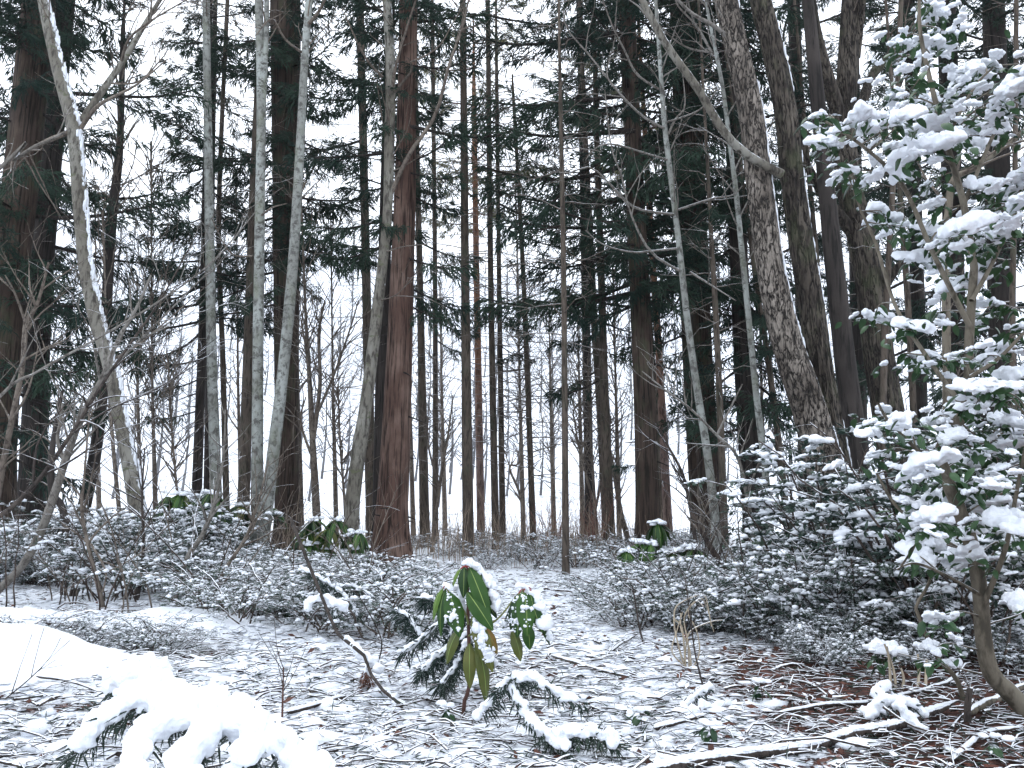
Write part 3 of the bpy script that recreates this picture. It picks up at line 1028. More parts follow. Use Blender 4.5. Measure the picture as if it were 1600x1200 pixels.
# ------------------------------------------------------------------ trees: slim conifers round the clearing
larch("brownish slim conifer between the two pale birches", [(356, -10, 8), (342, 330, 9), (348, 560, 10), (354, 800, 12)], 15.0, 'larch', 14, 12, 40, 36, 4.5)
larch("grey-brown slim conifer next to the twin-stemmed birch", [(396, 300, 15), (390, 480, 17), (380, 800, 22)], 14.0, 'larch', 14, 14, 41, 40, 3.0, boughs=((450, 170, -8, 1.0), (400, 0, -5, 1.1)))
larch("straight grey conifer in front of the bright gap by the red-barked cedar", [(562, -10, 15), (570, 330, 16), (578, 700, 19), (582, 850, 24)], 15.0, 'larch', 15, 16, 42, 60, 1.6, (0.6, 2.0), boughs=((220, 190, -6, 1.6), (300, 160, -8, 1.4), (120, 20, -4, 1.6)))
larch("slim brown conifer just clear of the red-barked cedar's sunless flank", [(652, 250, 10), (657, 480, 13), (664, 850, 19)], 15.8, 'larch', 14, 14, 43, 46, 3.0, boughs=((380, 10, -10, 1.2), (460, 200, -12, 0.9)))
larch("thinnest conifer of the pair next to the red-barked cedar", [(676, 60, 8), (680, 480, 9), (680, 850, 12)], 17.0, 'larch', 14, 10, 44, 46, 2.2, boughs=((500, -10, -20, 1.0), (470, 10, -15, 1.1), (430, 160, -15, 1.0), (530, -20, -25, 0.8)))
larch("mossy straight conifer at the near side of the clearing behind the drooping shrub", [(723, -10, 12), (725, 200, 14), (727, 450, 16), (732, 872, 21)], 12.6, 'larch', 13, 18, 45, 40, 4.0, (0.4, 1.2))
larch("tall pole-like conifer with a tuft of needles at mid height, in the clearing", [(762, -10, 9), (767, 450, 11), (775, 862, 14)], 14.4, 'larch', 14, 12, 46, 60, 2.0, (0.5, 1.8), boughs=((480, 20, -20, 0.8), (500, 170, -15, 0.7), (20, 10, -4, 1.5), (20, 190, 0, 1.2)))
larch("slim conifer immediately behind the tall pole-like one", [(776, 120, 7), (780, 450, 9), (786, 860, 12)], 15.0, 'larch', 13, 12, 47, 60, 2.0, (0.5, 1.8), boughs=((540, -10, -25, 0.7), (500, 20, -20, 0.7), (320, 10, -10, 1.3)))
larch("bare-branched larch with level twigs, alone in the bright clearing", [(802, 150, 6), (818, 440, 9), (834, 862, 12)], 14.6, 'larch', 9.5, 12, 48, 90, 1.4, (0.5, 2.0), boughs=((370, 0, -10, 1.1), (470, 180, -8, 0.9), (540, 160, -25, 0.6)))
larch("nearest thin dark pole conifer on the clearing's edge", [(876, 180, 8), (881, 450, 10), (884, 896, 13)], 9.9, 'larch', 9, 12, 49, 30, 3.0, (0.3, 1.0), boughs=((330, 0, -6, 1.0), (350, 190, -6, 0.8), (290, 100, 0, 0.9)))
larch("paler of the paired grey conifers at the clearing's edge", [(916, 250, 11), (926, 460, 13), (938, 640, 15), (950, 850, 18)], 15.2, 'larch', 14, 14, 50, 60, 2.2, (0.5, 1.8), boughs=((540, 10, -16, 0.9), (580, 170, -20, 0.9)))
larch("darker of the paired grey conifers at the clearing's edge", [(934, 260, 12), (940, 450, 14), (945, 640, 17), (954, 868, 21)], 13.2, 'larch', 13, 14, 51, 40, 3.0, (0.4, 1.4), boughs=((520, 200, -14, 0.9), (590, 190, -18, 1.0), (500, 20, -10, 1.0)))
larch("brown slim trunk between the cedars and the pale-barked sapling", [(1112, 380, 9), (1120, 520, 11), (1128, 720, 13)], 11.0, 'larch', 9, 10, 52, 30, 2.5, (0.3, 0.9))
larch("slender pale conifer stem glimpsed between the ridged trunk and the dark smooth trunk", [(1262, 250, 9), (1284, 500, 11), (1306, 760, 14)], 13.0, 'larch', 12, 10, 53, 30, 2.5)
larch("thin grey stem beside the foot of the forked grey tree", [(1408, 330, 10), (1420, 500, 11), (1432, 740, 13)], 12.0, 'larch', 11, 10, 54, 26, 3.0)
larch("thin grey pole rising between the upper camellia branches", [(1408, -10, 9), (1400, 200, 10), (1388, 420, 11), (1380, 620, 12)], 9.2, 'larch', 9, 10, 55, 10, 4.0, (0.3, 0.8))
larch("slim grey stem behind the snowy bushes by the flaky trunk", [(1180, 430, 9), (1200, 560, 11), (1222, 740, 13)], 12.4, 'larch', 11, 10, 56, 26, 2.5)
larch("thin grey pole on the camellia's outer side in front of gloomy cedars", [(1588, -10, 8), (1586, 250, 9), (1582, 560, 11)], 8.4, 'larch', 8, 10, 57, 12, 3.0, (0.3, 0.8))

# red pines
for lab, pts, d, bo, sd_ in (
        ("orange-barked pine with ochre needles beyond the clearing", [(741, 180, 9), (744, 400, 11), (747, 560, 12), (752, 860, 15)], 18.0, 9, 60),
        ("orange-barked pine trunk just behind the dark cedar with the shrub at its foot", [(1018, 380, 12), (1030, 560, 13), (1046, 862, 16)], 15.6, 4, 61),
        ("bare dark pine stem beside the orange trunk behind the cedar", [(1016, 500, 8), (1026, 640, 9), (1036, 860, 11)], 17.5, 0, 62)):
    root, path = larch(lab, pts, d, 'pine_red' if sd_ < 62 else 'larch', 13 if sd_ == 60 else 14, 14, sd_, 20, 5.0, (0.4, 1.2), name="pine_tree", twig_mat='twig')
    g = np.random.default_rng(sd_)
    for k in range(26 if sd_ == 60 else 10):
        z = g.uniform(7.2, 12.8) if sd_ == 60 else g.uniform(8, 13)
        p = path_at(path, z) - np.append(path[0, :3], 0)
        add_bough(root, p[:3], g.uniform(0, 6.28), R(g.uniform(-6, 20)), g.uniform(0.8, 1.6), lib=PINEB)

# ------------------------------------------------------------------ trees: broadleaved, bare
bare_tree("leaning pale tree with lichen bark and a snow edge, in front of the shaggy cedar",
          [(66, -10, 22), (92, 110, 25), (116, 205, 27), (126, 330, 26), (134, 410, 25), (152, 500, 26), (172, 570, 25), (188, 650, 26), (206, 740, 28), (222, 830, 30), (238, 886, 36)], 9.4, 'pale',
          limbs=(([(118, 206), (135, 178), (165, 135), (195, 92), (225, 40), (250, 0), (290, -60)], 9.4, 10.2, 13, 5),
                 ([(124, 204), (150, 168), (180, 150), (214, 132), (262, 92)], 9.4, 8.8, 8, 2),
                 ([(112, 205), (70, 222), (30, 245), (-20, 275)], 9.4, 8.6, 9, 4),
                 ([(190, 95), (202, 60), (240, 30), (300, -5)], 9.7, 9.0, 5, 2),
                 ([(170, 130), (215, 128), (250, 95), (262, 78)], 9.7, 9.9, 4, 1.5),
                 ([(180, 560), (215, 540), (262, 500), (330, 440)], 9.4, 9.0, 4, 1.5)),
          twigs=(40, (0.4, 1.4)), twigs2=90, height=9.5, seg=24, rings=120, seed=101, strip=0.7, knob=0.12, t0=0.45)
bare_tree("dull grey leaning tree crossing behind the pale lichen-barked one",
          [(192, 60, 9), (187, 230, 13), (176, 330, 17), (168, 450, 18), (163, 570, 19), (150, 700, 20), (130, 800, 22)], 11.6, 'smooth_dark', twigs=(46, (0.5, 1.8)), twigs2=120, height=9, seed=102, t0=0.35)
bare_tree("thin dark sapling between the leaning pale tree and the slim dark conifers", [(168, 560, 5), (176, 690, 7), (188, 820, 8)], 10.6, 'twig', twigs=(24, (0.4, 1.2)), twigs2=50, height=5, seg=8, rings=24, seed=103, name="sapling")
bare_tree("straight lichen-grey birch in front of the slim dark conifers",
          [(322, -10, 14), (324, 150, 15), (327, 330, 17), (331, 560, 18), (338, 795, 22)], 11.6, 'lichen', twigs=(14, (0.3, 1.2)), twigs2=24, height=12, seg=20, rings=100, seed=104, t0=0.5, knob=0.06)
bare_tree("pale birch with a doubled top that meets the slanting birch at the foot",
          [(404, -10, 16), (408, 150, 17), (406, 330, 19), (403, 560, 20), (402, 760, 22), (402, 892, 27)], 10.0, 'lichen',
          limbs=(([(408, 210), (412, 130), (416, 50), (417, -40)], 10.0, 10.0, 12, 8), ([(405, 340), (424, 325), (448, 318)], 10, 9.6, 4, 1.5), ([(396, 400), (360, 395), (330, 340)], 10, 9.5, 4, 1.5)),
          twigs=(12, (0.3, 1.1)), twigs2=24, height=11, seg=20, rings=100, seed=105, t0=0.5, knob=0.06)
bare_tree("slanting pale birch that crosses the broad brown cedar",
          [(484, -10, 14), (477, 80, 15), (466, 280, 18), (455, 450, 20), (440, 600, 21), (424, 730, 22), (404, 892, 28)], 9.8, 'lichen',
          limbs=(([(480, 40), (500, 15), (520, -30)], 9.8, 9.4, 7, 4), ([(476, 85), (446, 62), (425, 30), (400, 55)], 9.8, 9.3, 5, 2)),
          twigs=(16, (0.3, 1.1)), twigs2=30, height=10.5, seg=20, rings=100, seed=106, t0=0.5, knob=0.08)
bare_tree("many-stemmed dark bare shrub tree between the broad brown cedar and the bowed grey beech",
          [(478, 500, 6), (484, 600, 9), (489, 700, 12), (496, 830, 16)], 13.0, 'twig',
          limbs=(([(489, 690), (500, 600), (498, 520), (508, 470)], 13, 13, 8, 3), ([(486, 640), (480, 560), (470, 500)], 13, 12.6, 6, 2), ([(490, 720), (470, 660), (478, 620)], 13, 13.3, 5, 2), ([(494, 650), (520, 590), (545, 520), (560, 470)], 13, 12.5, 5, 2)),
          twigs=(90, (0.3, 1.3)), twigs2=200, height=6.5, seg=12, rings=40, seed=107, t0=0.3)
bare_tree("bowed grey beech with scaly bark, leaning against the red-barked cedar",
          [(604, -10, 16), (610, 110, 19), (608, 250, 19), (605, 340, 18), (598, 410, 19), (590, 480, 21), (581, 560, 22), (568, 660, 24), (556, 740, 26), (550, 810, 28), (558, 880, 32)], 10.6, 'pale',
          limbs=(([(612, 150), (618, 105), (640, 30), (660, -30)], 10.6, 10.2, 6, 3), ([(598, 120), (578, 100), (560, 70), (538, 20)], 10.6, 10.0, 5, 2), ([(614, 148), (636, 120), (645, 108), (640, 98), (664, 88), (690, 68), (705, 40), (724, 10)], 10.6, 9.6, 5, 1.6),
                 ([(612, 300), (640, 240), (680, 180), (702, 100), (722, 45), (736, -20)], 10.6, 9.8, 8, 3), ([(600, 395), (632, 385), (668, 382)], 10.6, 10, 3, 1.2), ([(590, 470), (620, 460), (655, 420)], 10.6, 10, 3, 1.2)),
          twigs=(34, (0.3, 1.3)), twigs2=70, height=10.5, seg=24, rings=120, seed=108, knob=0.14, t0=0.4)
bare_tree("slim pale sapling with long arching side twigs, in front of the fibrous brown cedar",
          [(1024, -10, 7), (1030, 80, 8), (1038, 190, 10), (1046, 260, 11), (1056, 340, 11), (1064, 410, 12), (1074, 500, 13), (1088, 600, 14), (1104, 700, 15), (1116, 800, 17)], 9.2, 'lichen',
          limbs=(([(1029, 139), (995, 116), (976, 79), (957, 41), (942, 0)], 9.2, 8.7, 4.5, 2.2), ([(1040, 202), (1002, 180), (965, 142), (924, 90), (886, 45), (880, 15)], 9.2, 8.6, 4.5, 2),
                 ([(1047, 251), (1010, 240), (957, 225), (930, 232), (915, 250)], 9.2, 8.6, 4, 1.5), ([(1059, 336), (995, 326), (965, 300), (924, 262), (890, 270), (856, 268)], 9.2, 8.4, 4.5, 1.8),
                 ([(1062, 388), (1020, 392), (987, 394), (942, 382), (915, 360)], 9.2, 8.8, 4, 1.6), ([(1066, 425), (1017, 394), (984, 330), (972, 277), (955, 229), (945, 140)], 9.2, 8.5, 4.5, 1.6),
                 ([(1044, 210), (1056, 185), (1070, 165), (1066, 110)], 9.2, 9.4, 4, 1.6), ([(1042, 191), (1092, 172), (1122, 139)], 9.2, 9.5, 3.5, 1.4), ([(1060, 328), (1111, 311), (1145, 305), (1160, 290)], 9.2, 8.9, 4, 1.6), ([(1078, 425), (1110, 445), (1150, 470)], 9.2, 8.8, 4, 1.5)),
          twigs=(36, (0.3, 1.0)), twigs2=50, height=9, seg=14, rings=100, seed=109, twig_mat='twig_pale', t0=0.35)
bare_tree("thin lichen-spotted sapling between the fibrous cedar and the flaky trunk",
          [(1108, 30, 6), (1128, 130, 8), (1140, 220, 9), (1150, 300, 10), (1160, 400, 11), (1170, 500, 11), (1182, 620, 12), (1196, 740, 13)], 9.0, 'lichen',
          limbs=(([(1110, 82), (1075, 75), (1045, 55), (1030, 38)], 9, 8.6, 4, 1.5), ([(1112, 82), (1088, 40), (1060, 10), (1050, -20)], 9, 8.7, 5, 2)),
          twigs=(22, (0.3, 0.9)), twigs2=30, height=8.4, seg=12, rings=80, seed=110, twig_mat='twig_pale')
bare_tree("big leaning tree with flaky light bark and a long limb sweeping over the clearing",
          [(1132, -10, 40), (1150, 70, 40), (1172, 170, 42), (1188, 300, 44), (1204, 420, 46), (1228, 530, 50), (1258, 620, 54), (1284, 710, 58), (1306, 800, 64)], 8.2, 'flaky',
          limbs=(([(1222, 272), (1190, 256), (1152, 230), (1120, 190), (1098, 150), (1066, 105), (1044, 75), (1024, 40), (1000, -5), (985, -50)], 8.1, 7.6, 15, 11),
                 ([(1140, 60), (1115, 40), (1080, 20), (1050, -10)], 8.2, 7.8, 8, 5)),
          twigs=(14, (0.4, 1.2)), twigs2=24, height=9.0, seg=64, rings=240, seed=111, limb_mat='pale', strip=1.0, ridge=0.09, amp=0.05, freq=4.5, vstr=3.0, flare=0.25, knob=0.05, t0=0.5, twig_mat='twig_pale')
bare_tree("ridged brown twin standing right behind the flaky leaning tree",
          [(1186, -10, 34), (1208, 80, 36), (1228, 180, 37), (1238, 280, 38), (1252, 380, 38), (1268, 480, 39), (1282, 580, 40), (1300, 690, 42), (1318, 800, 46)], 8.5, 'ridged',
          twigs=(12, (0.4, 1.2)), twigs2=24, height=9.5, seg=60, rings=220, seed=112, strip=0.9, ridge=0.12, amp=0.05, freq=4.5, vstr=1.6, flare=0.25, t0=0.6)
bare_tree("smooth blackish trunk between the ridged brown tree and the forked grey tree",
          [(1268, 60, 24), (1284, 220, 28), (1302, 400, 33), (1320, 560, 36), (1338, 700, 38), (1352, 830, 42)], 9.4, 'smooth_dark', twigs=(10, (0.4, 1.0)), twigs2=12, height=9.5, seg=24, rings=90, seed=113, t0=0.6, amp=0.03, flare=0.15)
bare_tree("forked grey tree that divides into several ridged limbs above head height",
          [(1330, -10, 30), (1324, 120, 34), (1320, 220, 36), (1328, 300, 40), (1346, 370, 44), (1360, 450, 44), (1374, 560, 46), (1390, 660, 48), (1402, 760, 52)], 9.9, 'ridged',
          limbs=(([(1318, 215), (1306, 165), (1286, 100), (1272, 40), (1262, -30)], 9.9, 9.6, 26, 18), ([(1344, 380), (1318, 345), (1290, 310), (1266, 268), (1256, 240), (1262, 215)], 9.9, 9.5, 22, 8),
                 ([(1324, 215), (1346, 165), (1362, 120), (1392, 85), (1425, 45), (1470, -20)], 9.9, 10.3, 20, 9), ([(1368, 470), (1386, 440), (1406, 415), (1450, 385)], 9.9, 9.5, 20, 10), ([(1338, 90), (1344, 40), (1350, -20)], 9.9, 9.7, 14, 10)),
          twigs=(24, (0.4, 1.2)), twigs2=50, height=10.5, seg=40, rings=150, seed=114, ridge=0.08, amp=0.05, freq=5, vstr=1.0, t0=0.5)

# leaning saplings that cross in front of the shaggy cedar
SAP = "young bare sapling "
for k, (lab, pts, d, mat, lim, tw) in enumerate([
        ("pale bowed sapling sweeping from the snow heap's end up across the lichen-barked leaning tree", [(236, 430, 5), (214, 480, 7), (185, 530, 9), (160, 590, 12), (128, 650, 14), (102, 720, 16), (86, 770, 18), (64, 830, 18), (34, 885, 17), (-10, 930, 17)], 6.8, 'twig_pale',
         (([(102, 722), (90, 690), (94, 660), (98, 630)], 6.8, 6.9, 7, 4), ([(160, 590), (190, 560), (250, 500), (330, 420)], 6.8, 6.4, 5, 2)), (22, (0.3, 1.0))),
        ("dark thin sapling crossing low over the bushes from the wood's edge", [(300, 380, 2), (250, 470, 3), (205, 535, 4), (160, 600, 5), (110, 680, 6), (60, 750, 7), (10, 800, 8), (-30, 825, 8)], 6.4, 'twig_dark', (([(110, 680), (170, 640), (240, 610), (320, 560)], 6.4, 6.0, 3.5, 1.5),), (14, (0.3, 1.0))),
        ("grey sapling with a snow knot standing before the shaggy cedar's foot", [(76, 410, 4), (60, 470, 6), (42, 510, 8), (34, 580, 9), (20, 650, 10), (6, 720, 11), (-8, 800, 11)], 7.4, 'twig', (([(42, 510), (24, 460), (8, 430)], 7.4, 7.0, 5, 2), ([(16, 660), (44, 610), (60, 540)], 7.4, 7.2, 5, 2)), (20, (0.3, 0.9))),
        ("pale crooked branchlet reaching in over the shaggy cedar's trunk", [(110, 200, 3), (84, 216, 5), (50, 230, 6), (20, 252, 7), (-10, 272, 8)], 6.8, 'twig_pale', (), (10, (0.2, 0.6))),
        ("twisted brown stem with an S-bend among the bushes below the leaning grey tree", [(98, 610, 5), (88, 660, 8), (80, 720, 11), (82, 770, 13), (96, 790, 12), (104, 830, 14)], 9.0, 'smooth_dark', (), (6, (0.2, 0.5))),
        ("forked grey sapling rising out of the snow below the lichen-grey birch", [(352, 640, 3), (350, 700, 5), (340, 770, 7), (318, 832, 10), (296, 866, 12), (284, 900, 11), (272, 945, 11)], 6.6, 'twig_pale', (([(318, 832), (336, 800), (362, 770)], 6.6, 6.4, 5, 2),), (10, (0.25, 0.7))),
        ("thin brown sapling with twin stems on the snowy bank", [(140, 640, 3), (132, 740, 4), (128, 800, 6), (142, 870, 7), (158, 935, 9)], 6.4, 'twig', (([(130, 800), (140, 760), (152, 700)], 6.4, 6.3, 4, 2), ([(142, 850), (160, 880), (166, 900), (160, 925)], 6.4, 6.2, 4, 3)), (12, (0.25, 0.7))),
        ("slanting thin sapling at the foot of the paired birches", [(420, 720, 2.5), (402, 790, 4), (384, 840, 6), (352, 890, 7), (322, 955, 9)], 6.2, 'twig', (([(384, 840), (400, 810), (424, 790)], 6.2, 6.0, 4, 2),), (12, (0.25, 0.7))),
        ("thin upright sapling beside the leaning pale tree's foot", [(226, 700, 2), (222, 780, 3.5), (224, 860, 5), (214, 940, 7)], 7.0, 'twig_dark', (), (12, (0.25, 0.8))),
        ("long pale rod sapling bending across the slim dark conifers", [(400, 330, 2), (330, 410, 3), (250, 470, 4), (150, 530, 5), (60, 580, 6), (-20, 640, 7)], 6.0, 'twig_pale', (), (12, (0.2, 0.8))),
        ("thin grey sapling arching beyond the drooping shrub into the clearing", [(816, 640, 2), (812, 720, 3), (796, 730, 4), (814, 780, 5), (818, 860, 6)], 12.6, 'twig', (), (14, (0.3, 0.9))),
        ("small forked bare sapling between the red-barked cedar's neighbours", [(708, 620, 2.5), (700, 680, 4), (690, 740, 5), (682, 800, 6), (676, 852, 8)], 13.8, 'twig', (([(686, 760), (670, 700), (668, 650)], 13.8, 13.5, 4, 2),), (26, (0.3, 0.9))),
        ("fine spreading sapling between the lone pole and the paired grey conifers", [(918, 560, 2.5), (922, 660, 4), (928, 760, 5), (934, 860, 7)], 13.6, 'twig', (([(926, 780), (905, 700), (895, 640)], 13.6, 13.3, 4, 2), ([(930, 800), (945, 720), (955, 650)], 13.6, 13.4, 4, 2)), (60, (0.3, 1.1))),
        ("slanting thin trunk beside the darker paired conifer", [(950, 690, 5), (958, 730, 7), (970, 800, 9), (984, 856, 10)], 13.8, 'twig', (), (24, (0.3, 0.9))),
        ("thin bare sapling in the pale gap beside the bowed beech", [(528, 600, 3), (532, 700, 4), (538, 780, 5), (540, 840, 6)], 12.8, 'twig', (), (40, (0.3, 1.0))),
        ("fine-twigged sapling under the low cedar boughs, by the slim dark conifers", [(262, 560, 3), (268, 660, 4), (276, 760, 5), (286, 830, 6)], 11.6, 'twig', (), (50, (0.3, 1.1))),
        ("long snow-edged bowed sapling in front of the cedars, arching down to the bushes", [(1003, 580, 2.5), (1040, 610, 4), (1080, 640, 5), (1120, 680, 6), (1150, 710, 7), (1164, 760, 8), (1176, 830, 9)], 7.6, 'twig_pale', (([(1120, 680), (1140, 640), (1160, 600)], 7.6, 7.4, 4, 2),), (16, (0.25, 0.8))),
        ("leaning snow-covered dead stem resting among the bushes under the cedars", [(1080, 800, 5), (1112, 858, 9), (1140, 900, 12), (1168, 940, 13)], 7.0, 'stick', (), (6, (0.2, 0.6))),
        ("dark thin stem bending over beside the orange pine trunk", [(1040, 690, 3), (1066, 740, 5), (1080, 800, 6), (1090, 870, 7)], 10.6, 'twig_dark', (), (20, (0.3, 0.9))),
        ("bare brown branchy stem reaching out behind the camellia's crown", [(1600, 205, 8), (1560, 235, 9), (1525, 262, 10), (1490, 280, 11), (1482, 330, 12), (1478, 420, 13)], 5.4, 'camellia_stem', (), (10, (0.3, 0.9))),
]):
    bare_tree(lab, pts, d, mat, lim, tw, tw[0] * 2, None, 8, 50, 200 + k, name="sapling", flare=0.1, twig_mat=mat if mat.startswith('twig') else 'twig', t0=0.25, amp=0.04, cat="sapling")

# three thin twiggy crowns whose stems stand further back in the wood
for k, (x, d, h) in enumerate(((150, 19, 9), (215, 17, 6), (520, 16.5, 7), (600, 22, 8), (690, 21, 7), (860, 20, 6), (905, 19, 5.5), (1190, 15, 8), (70, 15, 8), (238, 13.5, 7.5), (372, 18, 9), (466, 15.5, 8), (640, 18, 10), (812, 18, 9), (962, 16.5, 6))):
    bare_tree(["wispy bare tree in the bright gap between the shaggy cedar and the dark conifers", "low wispy bare tree beyond the bushes in the same bright gap", "wispy bare tree beyond the many-stemmed shrub tree", "wispy bare tree in the snowy field behind the red-barked cedar",
               "wispy bare tree in the snowy field behind the slim pair of conifers", "low wispy tree beyond the lone pole conifer", "spreading wispy tree at the back of the clearing by the paired conifers", "wispy bare tree behind the thin lichen-spotted sapling", "wispy bare tree beside the shaggy cedar's foot, behind the bowed saplings", "wispy bare tree filling the bright gap next to the slim dark conifers", "wispy bare tree behind the straight lichen-grey birch", "wispy bare tree just clear of the broad brown cedar's far side", "tall wispy bare tree between the red-barked cedar and the slim pair of conifers", "tall wispy bare tree behind the bare-branched larch in the clearing", "wispy bare tree between the paired grey conifers and the dark cedar"][k],
              [(x, 600, 5), (x + 3, 720, 8), (x + 6, 850, 10)], d, 'twig', twigs=(70, (0.5, 2.2)), twigs2=160, height=h, seg=8, rings=30, seed=300 + k, up=0.35, t0=0.2)

# ------------------------------------------------------------------ snow-laden shrubs
def leaf_quads(mb, O, D, L, W, mat=0, tilt=0.35, nup=(0, 0, 1.0)):
    """small flat leaves, all with their upper face up: O (N,3), D (N,3) directions"""
    n = len(O)
    D = D / (np.linalg.norm(D, axis=1, keepdims=True) + 1e-9)
    S = np.cross(np.array(nup) + rng.normal(0, tilt, (n, 3)), D)
    S /= np.linalg.norm(S, axis=1, keepdims=True) + 1e-9
    up = np.cross(D, S)
    sgn = np.sign(up[:, 2:3] + 1e-6)
    S, up = S * sgn, up * sgn
    L, W = np.asarray(L)[:, None], np.asarray(W)[:, None]
    mid = O + D * L * 0.5 + up * L * 0.03
    tip = O + D * L - up * L * 0.10
    a_, b_ = mid + S * W * 0.5 - up * W * 0.10, mid - S * W * 0.5 - up * W * 0.10
    v = np.stack([O, b_, tip, a_], 1).reshape(-1, 3)
    k = (np.arange(n) * 4)[:, None]
    # wound so that the normal points up
    mb.add(v, np.concatenate([k + np.array([[0, 1, 2]]), k + np.array([[0, 2, 3]])])[:, ::-1], mat)


def make_shrub(seed, h=0.6, spread=0.6, nstem=20, ntw=7, leaf=(0.032, 0.012), nleaf=12, lump=0.02, nl=2, base=(0.0, 0.0), stem_r=0.005, tipped=False, laden=0.6):
    g = np.random.default_rng(seed)
    k = 7
    t = np.linspace(0, 1, k)
    SP, SR, TP, TR = [], [], [], []
    for s in range(nstem):
        az = g.uniform(0, 6.28)
        sp_ = spread * g.uniform(0.35, 1.0)
        hh = h * g.uniform(0.45, 1.0)
        d = np.array([math.cos(az), math.sin(az), 0])
        o = np.append(g.normal(0, spread * 0.15, 2), -0.05)
        pl = o + d * (sp_ * t ** 1.2)[:, None] + np.array([0, 0, 1]) * (hh * (1.5 * t - 0.55 * t ** 2.2))[:, None] + np.cumsum(g.normal(0, 0.012 * h / 0.6, (k, 3)), 0)
        SP.append(pl)
        SR.append(stem_r * (1 - 0.7 * t) + 0.0015)
        for q in range(ntw):
            s0 = g.uniform(0.3, 1.0)
            p0 = np.array([np.interp(s0, t, pl[:, c]) for c in range(3)])
            a2 = az + g.uniform(-1.5, 1.5)
            ln = g.uniform(0.10, 0.30) * (0.6 + 0.6 * h)
            dd = np.array([math.cos(a2), math.sin(a2), g.uniform(-0.1, 0.5)])
            TP.append(p0 + dd * (ln * t)[:, None] + np.array([0, 0, -0.25 * ln]) * (t ** 2)[:, None])
            TR.append(0.0025 * (1 - 0.6 * t))
    TP = np.array(TP)
    wb = MB()
    wb.add(*tubes(np.array(SP), np.array(SR), 5))
    wb.add(*tubes(TP, np.array(TR), 3))
    n = len(TP)
    s = g.uniform(0.15, 1.0, (n, nleaf)) ** (0.6 if tipped else 1.0)
    i0 = np.minimum((s * (k - 1)).astype(int), k - 2)
    f = (s * (k - 1) - i0)[..., None]
    r_ = np.arange(n)[:, None]
    O = TP[r_, i0] * (1 - f) + TP[r_, i0 + 1] * f
    T = TP[:, -1] - TP[:, 0]
    D = T[:, None] / np.linalg.norm(T, axis=1)[:, None, None] * 0.5 + g.normal(0, 0.75, (n, nleaf, 3)) * np.array([1, 1, 0.35])
    lb = MB()
    m_ = n * nleaf
    leaf_quads(lb, O.reshape(-1, 3), D.reshape(-1, 3), leaf[0] * g.uniform(0.7, 1.25, m_), leaf[1] * g.uniform(0.7, 1.2, m_))
    sb = MB()                                          # snow lies in short ragged runs along some of the sprays
    on = np.where(g.uniform(0, 1, n) < laden)[0]
    CC, SZ = [], []
    for q in on:
        a0 = g.uniform(0.0, 0.5)
        m_ = nl + g.integers(0, 3)
        ss = np.linspace(a0, min(1.0, a0 + g.uniform(0.35, 0.7)), m_)
        C = np.stack([np.interp(ss, t, TP[q, :, c]) for c in range(3)], 1)
        w = lump * g.uniform(0.45, 1.25) * np.sin(np.linspace(0.5, 2.7, m_))
        CC.append(C + np.stack([g.normal(0, 0.4, m_) * w, g.normal(0, 0.4, m_) * w, 0.3 * w + g.normal(0, 0.15, m_) * w], 1))
        SZ.append(w[:, None] * np.stack([g.uniform(0.8, 1.6, m_), g.uniform(0.8, 1.6, m_), g.uniform(0.5, 0.95, m_)], 1))
    blobs(sb, np.concatenate(CC), np.concatenate(SZ), 1 if lump < 0.024 else 2, 0.4, -0.5)
    return [("stems", wb.mesh("shrub_stems", M['stick'])), ("leaves", lb.mesh("shrub_leaves", M['shrub_leaf'], smooth=False)), ("snow", sb.mesh("shrub_snow", M['snow']))]


LOW = [make_shrub(400 + k, 0.62, 0.62, 24, 9, (0.042, 0.009), 16, 0.0195, 3, laden=0.9) for k in range(5)]
TALL = [make_shrub(430 + k, 1.35, 0.85, 12, 7, (0.056, 0.026), 20, 0.030, 5, stem_r=0.010, tipped=True, laden=0.8) for k in range(4)]
THIN = [make_shrub(460 + k, 0.42, 0.5, 16, 7, (0.034, 0.007), 10, 0.013, 3, laden=0.85) for k in range(3)]
_proto = {}


def shrub(lib, k, loc, rot, scale, label, group, name):
    key = (id(lib), k % len(lib), name)
    if key not in _proto:
        root = thing(name, label, "shrub", loc, rot, group, scale)
        for nm, me in lib[k % len(lib)]:
            obj(nm, me, root, kind='stuff')
        _proto[key] = root
        return root
    return copy_thing(_proto[key], loc, rot, label, group, scale)


def spread_shrubs(lib, n, pxr, dr, scr, label, group, name, seed, avoid=()):
    g = np.random.default_rng(seed)
    spots = []
    for k in range(n):
        for _ in range(60):
            d = math.exp(g.uniform(math.log(dr[0]), math.log(dr[1])))
            px = g.uniform(*pxr)
            x = (px - 800) / FPX * d
            if any((x - a) ** 2 + (d - b) ** 2 < c * c for a, b, c in avoid):
                continue
            if all((x - a) ** 2 + (d - b) ** 2 > (0.42 * scr[0]) ** 2 for a, b in spots):
                break
        spots.append((x, d))
        shrub(lib, k + seed, (x, d, gz(x, d)), g.uniform(0, 6.28), g.uniform(*scr), label, group, name)


